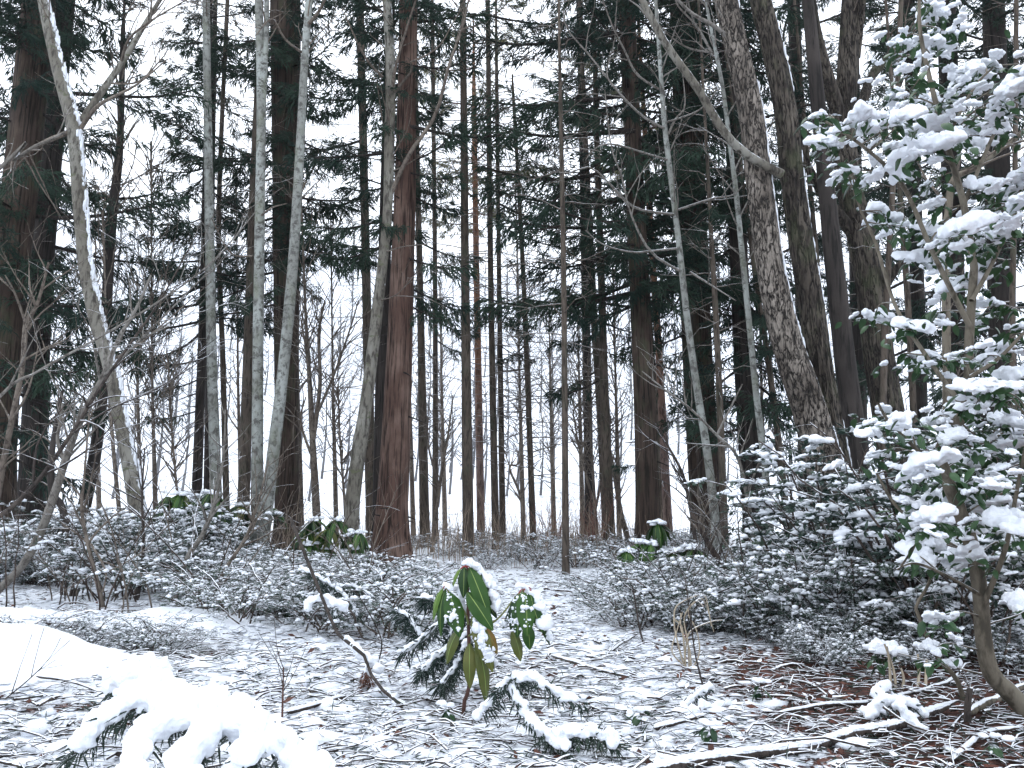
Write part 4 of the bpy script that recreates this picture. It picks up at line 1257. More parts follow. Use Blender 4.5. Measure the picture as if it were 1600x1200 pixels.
spread_shrubs(LOW, 28, (-60, 340), (6.6, 11.0), (0.4, 1.55), "low snow-dusted evergreen shrub in the thicket under the shaggy cedar and leaning pale tree", "snowy shrubs under the shaggy cedar", "snowy_shrub", 1, avoid=((-4.4, 6.9, 0.9),))
spread_shrubs(LOW, 26, (340, 600), (6.6, 10.6), (0.35, 0.75), "ankle-high snow-dusted shrub at the feet of the crossing birches and bowed beech", "low shrubs under the birches", "snowy_shrub", 8, avoid=((-1.55, 10.1, 0.8), (-1.35, 8.9, 0.6)))
spread_shrubs(LOW, 40, (1190, 1700), (4.5, 9.0), (0.4, 1.1), "low snow-dusted shrub in the thicket round the feet of the flaky and forked trees", "snowy shrubs round the flaky tree", "snowy_shrub", 2, avoid=((2.2, 3.2, 0.9),))
spread_shrubs(LOW, 30, (1030, 1230), (5.0, 8.2), (0.3, 0.65), "small snow-dusted shrub below the fibrous cedar and pale arching sapling", "small shrubs below the fibrous cedar", "snowy_shrub", 9)
spread_shrubs(LOW, 16, (1180, 1640), (3.9, 4.7), (0.28, 0.5), "small snow-dusted sprig bush at the thicket's near edge beside the red litter", "sprig bushes by the red litter", "snowy_shrub", 11, avoid=((2.0, 3.1, 0.5),))
spread_shrubs(TALL, 7, (1240, 1400), (5.4, 7.6), (0.5, 1.15), "waist-high bush with thick snow pads, in front of the flaky leaning tree", "snow-padded bushes by the flaky tree", "snowy_bush", 3)
spread_shrubs(TALL, 13, (1310, 1720), (3.7, 6.8), (0.5, 1.2), "waist-high snow-padded bush behind the camellia's curved stem", "snow-padded bushes behind the camellia", "snowy_bush", 4, avoid=((2.0, 3.1, 0.6),))
spread_shrubs(THIN, 30, (560, 1090), (10.4, 15), (0.7, 1.4), "low tuft of snow-covered brush at the back of the open clearing", "snowy brush at the back of the clearing", "snowy_brush", 5, avoid=((-1.55, 10.1, 0.8), (-1.35, 8.9, 0.6)))
spread_shrubs(THIN, 26, (330, 640), (4.9, 8.6), (0.7, 1.3), "sparse snow-covered brush on the slope before the bowed beech and red-barked cedar", "sparse brush below the red-barked cedar", "snowy_brush", 6, avoid=((-1.55, 10.1, 0.8), (-1.35, 8.9, 0.6)))
spread_shrubs(THIN, 20, (950, 1150), (5.2, 9.0), (0.7, 1.3), "sparse snow-covered brush along the clearing beside the bleached bent grass", "sparse brush by the bleached grass", "snowy_brush", 7)
spread_shrubs(THIN, 9, (60, 300), (4.25, 4.55), (0.35, 0.6), "dark broken brush in the gap between the two snow heaps", "broken brush between the snow heaps", "snowy_brush", 10)

g = np.random.default_rng(66)
for k in range(96):                                   # bare whips standing and leaning in the thickets
    side = k % 2
    px, d = (g.uniform(1030, 1520), g.uniform(4.6, 8.5)) if side else (g.uniform(-20, 600), g.uniform(5.6, 9.5))
    x = (px - 800) / FPX * d
    h = g.uniform(0.4, 1.7)
    az = g.uniform(0, 6.28)
    t = np.linspace(0, 1, 12)
    ln = g.uniform(0.15, 0.9) * h
    l = np.stack([math.cos(az) * ln * t ** 1.4, math.sin(az) * ln * t ** 1.4, h * (t - 0.25 * t ** 3), 0.0065 * (1 - 0.75 * t)], 1)
    l[:, :3] += np.cumsum(g.normal(0, 0.008, (12, 3)), 0)
    root = thing("bare_whip", "thin bare whip leaning out of the snowy shrubs below the cedars and the flaky tree" if side else "thin bare whip standing in the snowy shrubs below the birches and leaning trees", "shrub", (x, d, gz(x, d) - 0.02), 0, "bare whips by the flaky tree" if side else "bare whips under the birches")
    T1 = twig_set([l], 9, (0.1, 0.45), 0.003, (25, 60), 0.3, 0.2, 0.4, g, 5, 0.0014)
    mt = M[('twig', 'twig_dark', 'stick', 'twig_pale')[k % 4]]
    obj("stem", twigs_mesh("stem", [([l], 6)], mt), root)
    obj("twigs", twigs_mesh("twigs", [(T1, 3)], mt), root, kind='stuff')


# ------------------------------------------------------------------ drooping-leaved evergreens (red leaf stalks)
def long_leaf(base, tip, half_w, out=None, roll=0.0, bow=0.13, fold=0.34, rows=10):
    """one long drooping leaf as a curved, keeled blade between two points; returns verts, faces, mat ids"""
    base, tip = np.asarray(base, float), np.asarray(tip, float)
    ax = tip - base
    L = np.linalg.norm(ax)
    ax /= L
    out = np.array([0, -1.0, 0.15]) if out is None else np.asarray(out, float)
    n = out - ax * out.dot(ax)
    n /= np.linalg.norm(n) + 1e-9
    sd_ = np.cross(ax, n)
    n, sd_ = n * math.cos(roll) + sd_ * math.sin(roll), sd_ * math.cos(roll) - n * math.sin(roll)
    t = np.linspace(0, 1, rows)
    w = half_w * np.sin(np.pi * np.clip(t, 0.012, 0.985) ** 0.82) ** 0.72
    cols = np.array([-1, -0.55, -0.05, 0.05, 0.55, 1.0])
    c = base + ax * (L * t)[:, None] + n * (bow * L * np.sin(np.pi * t ** 0.8))[:, None]
    wav = 0.09 * half_w * np.sin(t * 21)[:, None] * np.abs(cols)[None]
    v = c[:, None] + sd_[None, None] * (w[:, None] * cols[None])[..., None] - n[None, None] * (w[:, None] * fold * np.abs(cols)[None] ** 1.3 + wav)[..., None]
    i, j = np.meshgrid(np.arange(rows - 1), np.arange(5), indexing='ij')
    f = np.stack([i * 6 + j, i * 6 + j + 1, (i + 1) * 6 + j + 1, (i + 1) * 6 + j], -1).reshape(-1, 4)
    return v.reshape(-1, 3), f, (np.arange(5) == 2)[None].repeat(rows - 1, 0).ravel().astype(int), c, n, w


M['midrib'] = plain("pale midrib", (0.16, 0.22, 0.06), 0.5)


def leaf_obj(root, base, tip, hw, mat, **kw):
    v, f, mi, c, n, w = long_leaf(base, tip, hw, **kw)
    mb = MB()
    mb.add(v, f[mi == 0], 0)
    mb.f.append(f[mi == 1])
    mb.m.append(np.full((mi == 1).sum(), 1))
    me = mb.mesh("leaf", [M[mat], M['midrib']])
    return obj("leaf", me, root), c, n, w


HD = 3.05                                             # the plant in the middle of the picture
hx = 620


def hp(cx, cy, dd=0.0):
    return P(620 + cx / 4.443, 850 + cy / 4.443, HD + dd)


hbase = G(745, 1112)
hero = thing("drooping_evergreen", "young evergreen with long drooping green leaves on red stalks, alone in front of the clearing", "plant", hbase)


def rel(p):
    return np.asarray(p) - hbase


stem = resample(np.array([list(rel(hp(455, 1115, 0.02)) ) + [0.008], list(rel(hp(500, 1000))) + [0.007], list(rel(hp(502, 760))) + [0.007], list(rel(hp(495, 480, 0.01))) + [0.006], list(rel(hp(492, 300))) + [0.005], list(rel(hp(490, 165))) + [0.004]]), 20)
stem[0, 2] = -0.03
sm = MB()
sm.add(*tubes(stem[None, :, :3], stem[None, :, 3], 8))
obj("stem", sm.mesh("stem", M['stem_red']), hero)
for pl in ([(498, 640), (560, 600), (660, 550), (730, 490), (800, 400), (880, 320)], [(498, 560), (470, 470), (400, 390), (345, 305)]):
    q = px = np.array([rel(hp(a, b, -0.01)) for a, b in pl])
    q = resample(q, 14)
    sm = MB()
    sm.add(*tubes(q[None], np.linspace(0.0042, 0.003, 14)[None], 7))
    obj("side_stem", sm.mesh("side_stem", M['stem_green']), hero)
HL = [  # base, tip, half width px, material, depth of base / tip, roll, snow
    ((445, 170), (388, 300), 17, 'droop_leaf_light', 0, -0.01, 0.5, 0),
    ((468, 160), (462, 375), 36, 'droop_leaf_dark', -0.01, -0.03, -0.3, 0),
    ((505, 165), (645, 515), 52, 'droop_leaf', -0.01, -0.05, 0.15, 0),
    ((525, 150), (692, 515), 48, 'droop_leaf_dark', 0.02, 0.0, 0.5, 2),
    ((490, 335), (668, 600), 56, 'droop_leaf', -0.03, -0.06, 0.1, 0),
    ((598, 575), (700, 765), 36, 'droop_leaf_brown', 0.0, 0.03, -0.2, 0),
    ((525, 500), (668, 890), 52, 'droop_leaf_olive', -0.03, -0.05, 0.0, 3),
    ((322, 305), (252, 535), 24, 'droop_leaf_light', 0, -0.02, 0.4, 0),
    ((338, 310), (306, 645), 30, 'droop_leaf', 0, -0.03, 0.2, 0),
    ((358, 335), (440, 645), 64, 'droop_leaf', -0.02, -0.06, -0.1, 1),
    ((440, 590), (345, 835), 42, 'droop_leaf_olive', 0, 0.02, 0.3, 0),
    ((505, 690), (508, 1005), 42, 'droop_leaf_olive', -0.01, -0.02, 0.25, 0),
    ((548, 690), (622, 1110), 44, 'droop_leaf_olive', -0.01, 0.0, -0.25, 0),
    ((540, 480), (655, 610), 44, 'droop_leaf_dark', 0.02, 0.03, 0.2, 0),
    ((925, 325), (1010, 615), 44, 'droop_leaf', -0.01, -0.04, 0.5, 2),
    ((960, 350), (1062, 705), 26, 'droop_leaf_dark', 0.02, 0.03, 0.6, 2),
    ((880, 335), (905, 640), 62, 'droop_leaf', -0.02, -0.07, 0.0, 1),
    ((845, 345), (790, 595), 38, 'droop_leaf_dark', 0, -0.03, -0.3, 1),
    ((868, 335), (835, 650), 50, 'droop_leaf', -0.01, -0.05, -0.15, 1),
    ((800, 610), (862, 815), 40, 'droop_leaf_olive', 0.02, 0.02, -0.2, 0),
    ((905, 560), (925, 735), 42, 'droop_leaf', 0.01, 0.01, 0.1, 0),
    ((850, 350), (735, 590), 26, 'droop_leaf_dark', 0.01, 0.02, -0.5, 1),
    ((490, 175), (420, 330), 26, 'droop_leaf_dark', 0.03, 0.06, 0.4, 0),
    ((510, 165), (585, 400), 40, 'droop_leaf_dark', 0.03, 0.06, -0.2, 0),
]
kpx = HD / FPX / 4.443
for (b0, t0_, hw, mt, d0, d1, roll, sn) in HL:
    lo, c, n, w = leaf_obj(hero, rel(hp(*b0, d0)), rel(hp(*t0_, d1)), hw * kpx * 1.05, mt, roll=roll, out=(0.25 * np.sign(t0_[0] - b0[0]), -1, 0.2))
    if sn:
        sb = MB()
        tt = rng.uniform(0.05, 0.88, {1: 42, 2: 40, 3: 100}[sn])
        if sn == 1:
            tt = tt[fbm(tt * 9, tt * 3 + hw, 0, 8) > 0.42]
        ff = tt * 9
        ii = np.minimum(ff.astype(int), 8)
        cpt = c[ii] * (1 - (ff - ii))[:, None] + c[ii + 1] * (ff - ii)[:, None]
        side = np.cross(c[-1] - c[0], n)
        side /= np.linalg.norm(side)
        off = {1: rng.normal(0.1, 0.4, len(tt)), 2: rng.uniform(0.85, 1.2, len(tt)), 3: rng.normal(0, 0.42, len(tt))}[sn]
        if sn == 2 and side[0] < 0:
            side = -side
        C = cpt + n * {1: 0.000, 2: -0.008, 3: 0.002}[sn] + side * (w[ii] * off)[:, None]
        sz = {1: 0.0042, 2: 0.0085, 3: 0.0075}[sn] * rng.gamma(3, 0.33, (len(tt), 1))
        blobs(sb, C, sz * rng.uniform(0.6, 1.3, (len(tt), 3)), 2, 0.5, -0.9)
        obj("snow", sb.mesh("leaf_snow", M['snow']), lo, kind='stuff')
for (a, b) in (((490, 165), (445, 172)), ((490, 165), (468, 162)), ((490, 160), (506, 166)), ((492, 150), (526, 152)), ((345, 300), (322, 308)), ((345, 300), (358, 336)), ((345, 298), (338, 312)), ((890, 318), (925, 326)), ((890, 318), (880, 336)), ((895, 316), (960, 350)), ((880, 318), (845, 346)), ((492, 150), (470, 140)), ((900, 312), (935, 318))):
    p0, p1 = rel(hp(*a)), rel(hp(*b, -0.005))
    q = resample(np.array([p0, (p0 + p1) / 2 + [0, -0.01, 0.008], p1]), 6)
    sm = MB()
    sm.add(*tubes(q[None], np.full((1, 6), 0.0024), 6))
    obj("leaf_stalk", sm.mesh("leaf_stalk", M['petiole']), hero)
sb = MB()
C = [hp(500 + 26 * s, 128 + 6 * s * s, 0.0) for s in np.linspace(-0.8, 2.4, 9)] + [hp(560 + 33 * s, 170 + 38 * s, 0.015) for s in np.linspace(0, 3.2, 9)]
blobs(sb, np.array([rel(p) for p in C]), rng.uniform(0.010, 0.022, (len(C), 3)), 2, 0.4, -0.6)
C = [hp(340 + 20 * s, 290 + 10 * s, 0.0) for s in np.linspace(-0.5, 2, 5)] + [hp(850 + 24 * s, 290 + 4 * s * s, 0.0) for s in np.linspace(-0.8, 3, 8)] + [hp(430 + 14 * s, 300 + 62 * s, 0.02) for s in np.linspace(0, 3, 8)]
blobs(sb, np.array([rel(p) for p in C]), rng.uniform(0.008, 0.017, (len(C), 3)), 2, 0.4, -0.6)
obj("snow", fuse(sb, 0.0035, M['snow'], "plant_snow", 1, (0.008, 0.012)), hero, kind='stuff')

# whorls for the others share a few leaf meshes
WL = []
for k in range(5):
    v, f, mi, *_ = long_leaf((0, 0, 0), (0.07 + 0.02 * (k % 3), 0, -0.19 - 0.01 * k), 0.028 + 0.003 * (k % 3), out=(1, 0, 0.5), roll=0.25 * (k - 2), rows=8)
    mb = MB()
    mb.add(v, f[mi == 0], 0)
    mb.f.append(f[mi == 1])
    mb.m.append(np.full((mi == 1).sum(), 1))
    WL.append(mb)
WLM = [[mb.mesh("leaf", [M[mt], M['midrib']]) for mb in WL] for mt in ('droop_leaf', 'droop_leaf_dark', 'droop_leaf_olive')]


def evergreen(label, px, py_top, d, spots, seed, s=1.0, nleaf=9):
    """spots: whorl centres in px"""
    g = np.random.default_rng(seed)
    x = (px - 800) / FPX * d
    base = np.array([x, d, gz(x, d)])
    root = thing("drooping_evergreen", label, "plant", base)
    for (a, b) in spots:
        w = P(a, b, d + g.uniform(-0.15, 0.15)) - base
        q = resample(np.array([[g.normal(0, 0.03), g.normal(0, 0.03), -0.03], [w[0] * 0.5, w[1] * 0.5, w[2] * 0.55], list(w)]), 8)
        sm = MB()
        sm.add(*tubes(q[None], np.linspace(0.008, 0.005, 8)[None], 5))
        obj("stem", sm.mesh("stem", M['stem_green']), root)
        az = g.uniform(0, 6.28)
        for k in range(nleaf):
            az += 6.28 / nleaf + g.uniform(-0.25, 0.25)
            lib = WLM[g.choice(3, p=(0.5, 0.38, 0.12))]
            o = obj("leaf", lib[g.integers(5)], root, w + np.array([math.cos(az), math.sin(az), 0]) * 0.02, (g.uniform(-.3, .3), g.uniform(-0.5, 0.15), az), s * g.uniform(0.8, 1.15))
        if g.uniform() < 0.8:
            sb = MB()
            m_ = 9
            C = w + np.hstack([g.normal(0, 0.035 * s, (m_, 2)), g.uniform(-0.01, 0.025, (m_, 1))])
            blobs(sb, C, g.uniform(0.02, 0.042, (m_, 3)) * np.array([1, 1, 0.6]) * s, 2, 0.3, -0.4)
            obj("snow", sb.mesh("leaf_snow", M['snow']), root, kind='stuff')


evergreen("drooping-leaved evergreen with a tall middle shoot at the dark cedar's foot", 1010, 810, 8.6, [(1028, 818), (1002, 848), (1016, 850), (980, 862), (1008, 872), (1030, 858)], 1, 1.3)
evergreen("drooping-leaved evergreen next to the one at the cedar's foot, nearer the fibrous cedar", 1074, 860, 8.2, [(1060, 862), (1084, 856), (1072, 880), (1042, 902)], 2, 1.3)
evergreen("bright green drooping evergreen under the slim dark conifers", 300, 790, 9.6, [(262, 776), (284, 772), (300, 782), (318, 776), (330, 770), (296, 800), (272, 810), (316, 806), (340, 792)], 3, 1.45)
evergreen("green drooping evergreen beside the foot of the paired birches", 380, 790, 10.4, [(360, 800), (376, 790), (420, 792), (352, 826)], 4, 1.45)
evergreen("drooping evergreen with several shoots below the many-stemmed shrub tree", 500, 815, 9.8, [(478, 826), (490, 812), (500, 836), (516, 826), (526, 812), (486, 850), (512, 856)], 5, 1.3)
evergreen("drooping evergreen pressed to the foot of the bowed beech", 548, 835, 9.6, [(548, 838), (560, 832), (540, 862), (556, 856)], 6, 1.2)
evergreen("small drooping evergreen half buried by brush at the lichen-barked leaning tree's foot", 215, 850, 8.8, [(206, 842), (220, 850), (196, 862)], 7, 1.2)

# ------------------------------------------------------------------ the snow-laden camellia
CD = 3.1
cbase = G(1606, 1112)
cam_root = thing("camellia", "tall snow-laden camellia with glossy leaves and a curved grey stem by the path", "shrub", cbase)


def cl(pts, dd0, dd1, w0, w1, n=24):
    l = px_line(pts, CD + dd0, CD + dd1, w0, w1, n)
    l[:, :3] -= cbase
    return l


sk = [cl([(1612, 1120), (1580, 1085), (1548, 1050), (1536, 990), (1532, 930), (1520, 860), (1500, 800), (1478, 745), (1470, 705), (1488, 670), (1508, 640), (1514, 590), (1514, 540), (1518, 470), (1522, 420)], 0, 0.05, 26, 12, 60)]
trunk_c = sk[0]
obj("trunk", trunk_mesh("trunk", trunk_c, M['camellia_stem'], 14, 0.05, 2.0, 3.0, 0.1, 0.06, 9), cam_root)
for pts, a, b, w0, w1 in (
        ([(1522, 420), (1506, 320), (1478, 220), (1452, 120), (1438, 50), (1436, -10)], 0.05, 0.15, 12, 5),
        ([(1515, 510), (1460, 400), (1410, 290), (1350, 230), (1290, 190)], 0.02, -0.25, 9, 4),
        ([(1508, 640), (1450, 560), (1400, 480), (1368, 380), (1345, 330)], 0, 0.3, 8, 4),
        ([(1478, 745), (1430, 700), (1390, 660), (1372, 630)], 0, -0.3, 7, 4),
        ([(1522, 870), (1450, 830), (1400, 790), (1370, 740)], 0, 0.25, 8, 4),
        ([(1518, 470), (1556, 400), (1588, 320), (1606, 260)], 0, 0.2, 8, 4),
        ([(1506, 320), (1548, 220), (1580, 150), (1600, 100)], 0.1, 0.3, 7, 4),
        ([(1534, 950), (1570, 860), (1590, 760), (1610, 660)], 0, -0.3, 9, 4),
        ([(1514, 590), (1560, 560), (1600, 520), (1640, 480)], 0, 0.1, 7, 4),
        ([(1478, 220), (1520, 140), (1552, 105)], 0.1, 0.0, 6, 3),
        ([(1470, 705), (1540, 690), (1590, 660)], 0, 0.35, 7, 4),
        ([(1532, 930), (1480, 900), (1430, 880), (1400, 890)], 0, -0.2, 6, 3)):
    l = cl(pts, a, b, w0, w1, 24)
    sk.append(l)
    obj("branch", trunk_mesh("branch", l, M['camellia_stem'], 8, 0.05, 2, 3, 0, 0, 3), cam_root)
SKP = np.concatenate(sk)
CL4 = [(690, 40), (690, 15), (590, 140), (540, 165), (690, 170), (775, 125), (640, 240), (650, 280), (210, 465), (280, 510), (420, 480), (380, 480), (570, 380), (520, 400), (640, 330), (830, 300), (800, 340), (935, 265), (890, 290), (740, 400), (620, 430), (680, 400), (730, 460), (630, 490), (590, 530), (820, 420), (850, 500), (960, 450), (1050, 290), (1030, 340), (1000, 380), (980, 440), (930, 550), (880, 530), (840, 580), (720, 590), (680, 540), (530, 600), (300, 590), (240, 580), (260, 680), (320, 700), (400, 720), (650, 760), (690, 840), (640, 850), (580, 650), (470, 870), (560, 920), (520, 900), (660, 930), (700, 950), (760, 970), (860, 910), (820, 930), (960, 940), (920, 750), (900, 810), (1000, 790), (1050, 830), (1050, 730), (640, 1050), (700, 1100), (860, 1020), (900, 1090), (800, 1170), (980, 960), (940, 820), (780, 540), (560, 470)]
CL8 = [(450, 100), (600, 140), (690, 85), (930, 45), (860, 100), (640, 270), (600, 270), (840, 240), (720, 290), (880, 290), (980, 230), (1050, 150), (1050, 350), (940, 400), (890, 400), (980, 410), (820, 490), (780, 480), (870, 470), (970, 530), (480, 495), (540, 550), (600, 600), (700, 540), (750, 610), (740, 560), (900, 620), (860, 620), (1040, 460), (980, 590), (850, 720), (820, 710), (670, 720), (800, 790), (760, 800), (620, 770), (890, 790), (680, 940), (720, 930), (570, 940), (740, 860), (960, 740), (860, 980), (960, 890), (1000, 960), (1040, 1050), (650, 1060), (900, 680), (1020, 640), (560, 520)]
gf = np.random.default_rng(17)
cc = [(gf.uniform(1370, 1620), gf.uniform(640, 1010)) for _ in range(16)] + [(1200 + a / 2.667, b / 2.667) for a, b in CL4] + [(1200 + a / 2.667, 450 + b / 2.667) for a, b in CL8]
g = np.random.default_rng(5)
lm = []
for k in range(4):
    v, f, mi, *_ = long_leaf((0, 0, 0), (0.066 + 0.006 * k, 0, -0.018 - 0.006 * k), 0.017 + 0.0015 * k, out=(0, 0, 1), roll=0.15 * (k - 1.5), bow=0.10, fold=0.2, rows=5)
    mb = MB()
    mb.add(v, f)
    lm.append((mb.mesh("leaf", M['camellia_leaf']), v, f))
caps = []
for k in range(7):
    cb = MB()
    m_ = 12 + k % 3
    ln = 0.06 + 0.012 * (k % 4)
    C = np.stack([g.uniform(-1, 1, m_) * ln, g.uniform(-1, 1, m_) * ln * 0.55, g.uniform(-0.010, 0.010, m_)], 1)
    blobs(cb, C, np.stack([g.uniform(0.016, 0.05, m_), g.uniform(0.016, 0.042, m_), g.uniform(0.016, 0.034, m_)], 1), 2, 0.45, -0.45)
    caps.append(fuse(cb, 0.005, M['snow'], "snow_cap", 1, (0.012, 0.016)))
nleafobj = 0
restO = MB()
tw = []
for (a, b) in cc:
    if g.uniform() < 0.06:
        continue
    d = CD + g.uniform(-0.35, 0.55)
    p = P(a, b + 8, d) - cbase
    i0 = np.argmin(np.linalg.norm(SKP[:, :3] - p, axis=1) + 3.0 * np.maximum(0, SKP[:, 2] - p[2]))
    s0 = SKP[i0, :3]
    q = resample(np.array([s0, s0 * 0.4 + p * 0.6 + [0, 0, 0.02] + g.normal(0, 0.02, 3), p]), 8)
    tw.append(np.hstack([q, np.linspace(0.0042, 0.002, 8)[:, None]]))
    dirv = p - s0
    az0 = math.atan2(dirv[1], dirv[0])
    for k in range(19):
        az = az0 + g.normal(0, 1.15)
        s = g.uniform(0.45, 1.02)
        o = np.array([np.interp(s, np.linspace(0, 1, 8), q[:, c]) for c in range(3)]) if s < 1 and g.uniform() < 0.35 else p + np.append(g.normal(0, 0.055, 2), g.uniform(-0.06, 0.012))
        rot = (g.uniform(-0.6, 0.6), g.uniform(-0.25, 0.75), az + g.uniform(-1.2, 1.2))
        me, v, f = lm[g.integers(4)]
        sc_ = g.uniform(0.5, 0.82)
        if nleafobj < 300 and k < 3:
            obj("leaf", me, cam_root, o, rot, sc_)
            nleafobj += 1
        else:
            Rm = np.array(Euler(rot).to_matrix())
            restO.add(v @ Rm.T * sc_ + o, f)
    bare = g.uniform() < 0.25
    for q in range(4):
        s = (g.uniform(0.4, 1.15) if not bare else g.uniform(0.18, 0.4)) if q == 0 else g.uniform(0.16, 0.5)
        off = np.array([0, 0, 0.008]) if q == 0 else np.append(g.normal(0, 0.075, 2), g.uniform(-0.06, 0.03))
        obj("snow_cap", caps[g.integers(7)], cam_root, p + off, (g.uniform(-.45, .45), g.uniform(-.45, .45), az0 + g.normal(0, 0.6)), (s, s * g.uniform(0.8, 1.1), s * g.uniform(0.8, 1.25)))
obj("leaves", restO.mesh("leaves", M['camellia_leaf']), cam_root, kind='stuff')
obj("twigs", twigs_mesh("twigs", [(tw, 5)], M['camellia_stem']), cam_root, kind='stuff')

# ------------------------------------------------------------------ boughs and branches weighed down by snow
def snowy_bough(label, lines, voxel, needles=None, name="snowy_bough", wood='wet', nlen=0.07, loose=0, mat='needles_snow'):
    """lines: list of (px polyline, d0, d1, snow radius m, wood radius m); wood hangs just under the snow"""
    allp = [resample(np.array([P(x, y, d0 + (d1 - d0) * k / max(1, len(pl) - 1)) for k, (x, y) in enumerate(pl)]), 18) for pl, d0, d1, _, _ in lines]
    base = np.array([*np.mean(np.concatenate(allp), 0)[:2], 0])
    base[2] = gz(base[0], base[1])
    root = thing(name, label, "branch", base)
    sb, nb2 = MB(), MB()
    for q, (pl, d0, d1, sr, wr) in zip(allp, lines):
        wb = MB()
        l = q - base - [0, 0, sr * 0.55]
        wb.add(*tubes(l[None], np.linspace(wr, wr * 0.4, 18)[None], 6))
        obj("twig", wb.mesh("twig", M[wood]), root)
        if sr > 0:
            L = np.linalg.norm(np.diff(q, axis=0), axis=1).sum()
            m_ = int(L / (sr * 0.30)) + 4
            t = np.linspace(0, 1, m_)
            C = np.stack([np.interp(t, np.linspace(0, 1, 18), q[:, c]) for c in range(3)], 1) - base + rng.normal(0, sr * 0.38, (m_, 3))
            blobs(sb, C, sr * rng.uniform(0.28, 1.15, (m_, 1)) * rng.uniform(0.75, 1.2, (m_, 3)), 2, 0.4, -0.8)
        if needles:
            m_ = needles
            t = rng.uniform(0.1, 1.0, m_)
            O = np.stack([np.interp(t, np.linspace(0, 1, 18), l[:, c]) for c in range(3)], 1)
            T = (l[-1] - l[0]) / np.linalg.norm(l[-1] - l[0])
            D = T * 0.5 + rng.normal(0, 0.55, (m_, 3)) + np.array([0, -0.1, -0.65])
            shoots(nb2, O, D, nlen * rng.uniform(0.6, 1.3, m_), np.full(m_, 0.0035), 9, 0.15)
    if len(sb.v):
        obj("snow", fuse(sb, voxel, M['snow'], "bough_snow", 1, (voxel * 2.2, voxel * 2.4)), root, kind='stuff')
    if needles:
        obj("needles", nb2.mesh("needles", M[mat], smooth=False), root)
    return root


snowy_bough("cedar bough buried under heavy drooping snow, lowest and nearest of all",
            [([(560, 1251), (500, 1206), (430, 1158), (350, 1122), (270, 1096), (200, 1082)], 1.95, 2.25, 0.038, 0.012),
             ([(250, 1092), (190, 1104), (150, 1131), (122, 1168)], 2.2, 2.1, 0.025, 0.006),
             ([(290, 1102), (240, 1126), (214, 1176), (205, 1241)], 2.15, 1.95, 0.037, 0.006),
             ([(350, 1122), (312, 1156), (296, 1201), (288, 1256)], 2.1, 1.9, 0.039, 0.006),
             ([(400, 1141), (392, 1166), (380, 1191)], 2.05, 1.95, 0.030, 0.006),
             ([(300, 1098), (262, 1072), (214, 1060), (182, 1066)], 2.3, 2.45, 0.033, 0.006),
             ([(420, 1151), (372, 1108), (330, 1092)], 2.2, 2.35, 0.034, 0.006),
             ([(470, 1186), (500, 1221), (520, 1266)], 1.95, 1.85, 0.025, 0.006)], 0.005, 100, nlen=0.07)
snowy_bough("snow-laden sprig lying just beyond the heavy bough on the bank",
            [([(172, 1062), (206, 1052), (240, 1062)], 2.7, 2.7, 0.03, 0.004), ([(186, 1046), (226, 1040), (262, 1050)], 2.8, 2.8, 0.03, 0.004)], 0.010, 34, nlen=0.06)
snowy_bough("forked leafy bough with long snow pads, just in front of the lone drooping evergreen",
            [([(740, 1120), (790, 1072), (830, 1056), (872, 1082), (912, 1094)], 2.75, 2.7, 0.015, 0.006), ([(800, 1072), (826, 1118), (862, 1150), (884, 1168)], 2.72, 2.55, 0.014, 0.006),
             ([(860, 1150), (910, 1140), (960, 1158)], 2.6, 2.55, 0.019, 0.005), ([(836, 1060), (800, 1056), (778, 1078)], 2.75, 2.7, 0.012, 0.004)], 0.005, 110, nlen=0.055)
snowy_bough("low snowy fir sprig leaning on the lone drooping evergreen",
            [([(776, 1040), (740, 960), (700, 965), (655, 1000), (628, 1018)], 3.4, 3.3, 0.012, 0.005), ([(740, 985), (700, 1010), (660, 1046)], 3.3, 3.2, 0.012, 0.004), ([(730, 1000), (710, 1040), (690, 1066)], 3.25, 3.15, 0.011, 0.004),
             ([(720, 960), (690, 940), (662, 932)], 3.45, 3.5, 0.011, 0.004), ([(660, 1000), (640, 965), (618, 950)], 3.4, 3.5, 0.010, 0.004), ([(690, 1080), (700, 1030), (705, 980)], 3.2, 3.3, 0.007, 0.004)], 0.005, 240, nlen=0.07)
snowy_bough("long bent dark branch with snow lumps reaching from the path up past the brush",
            [([(455, 812), (470, 850), (492, 905), (510, 950), (530, 994), (566, 1020), (586, 1066), (622, 1098), (656, 1144), (720, 1180), (790, 1240)], 4.6, 2.6, 0.0, 0.011),
             ([(478, 946), (500, 936), (528, 940), (540, 950)], 4.1, 4.1, 0.022, 0.004), ([(540, 996), (556, 1012), (576, 1030), (594, 1048)], 3.8, 3.5, 0.018, 0.004), ([(610, 1086), (640, 1118), (680, 1150)], 3.3, 3.0, 0.016, 0.003),
             ([(584, 1050), (596, 1000), (560, 930), (550, 925)], 3.6, 3.8, 0.0, 0.004), ([(700, 1168), (740, 1196)], 2.85, 2.75, 0.016, 0.003), ([(536, 990), (580, 1000), (610, 1012)], 3.9, 3.9, 0.0, 0.003)], 0.007)
snowy_bough("rust-brown dead cedar sprig hanging from the bent dark branch",
            [([(572, 1040), (566, 1070), (556, 1110)], 3.5, 3.45, 0.004, 0.003), ([(572, 1045), (584, 1080), (590, 1120)], 3.5, 3.45, 0.004, 0.003)], 0.004, 120, nlen=0.05, mat='needles_dead', name="dead_sprig")
snowy_bough("low snow-covered bough poking out of the floor under the snow-dusted thicket",
            [([(1010, 1140), (1060, 1118), (1100, 1104), (1150, 1100)], 3.1, 3.2, 0.014, 0.004), ([(1060, 1118), (1080, 1090), (1110, 1072)], 3.15, 3.25, 0.013, 0.003)], 0.006, 40, nlen=0.04)
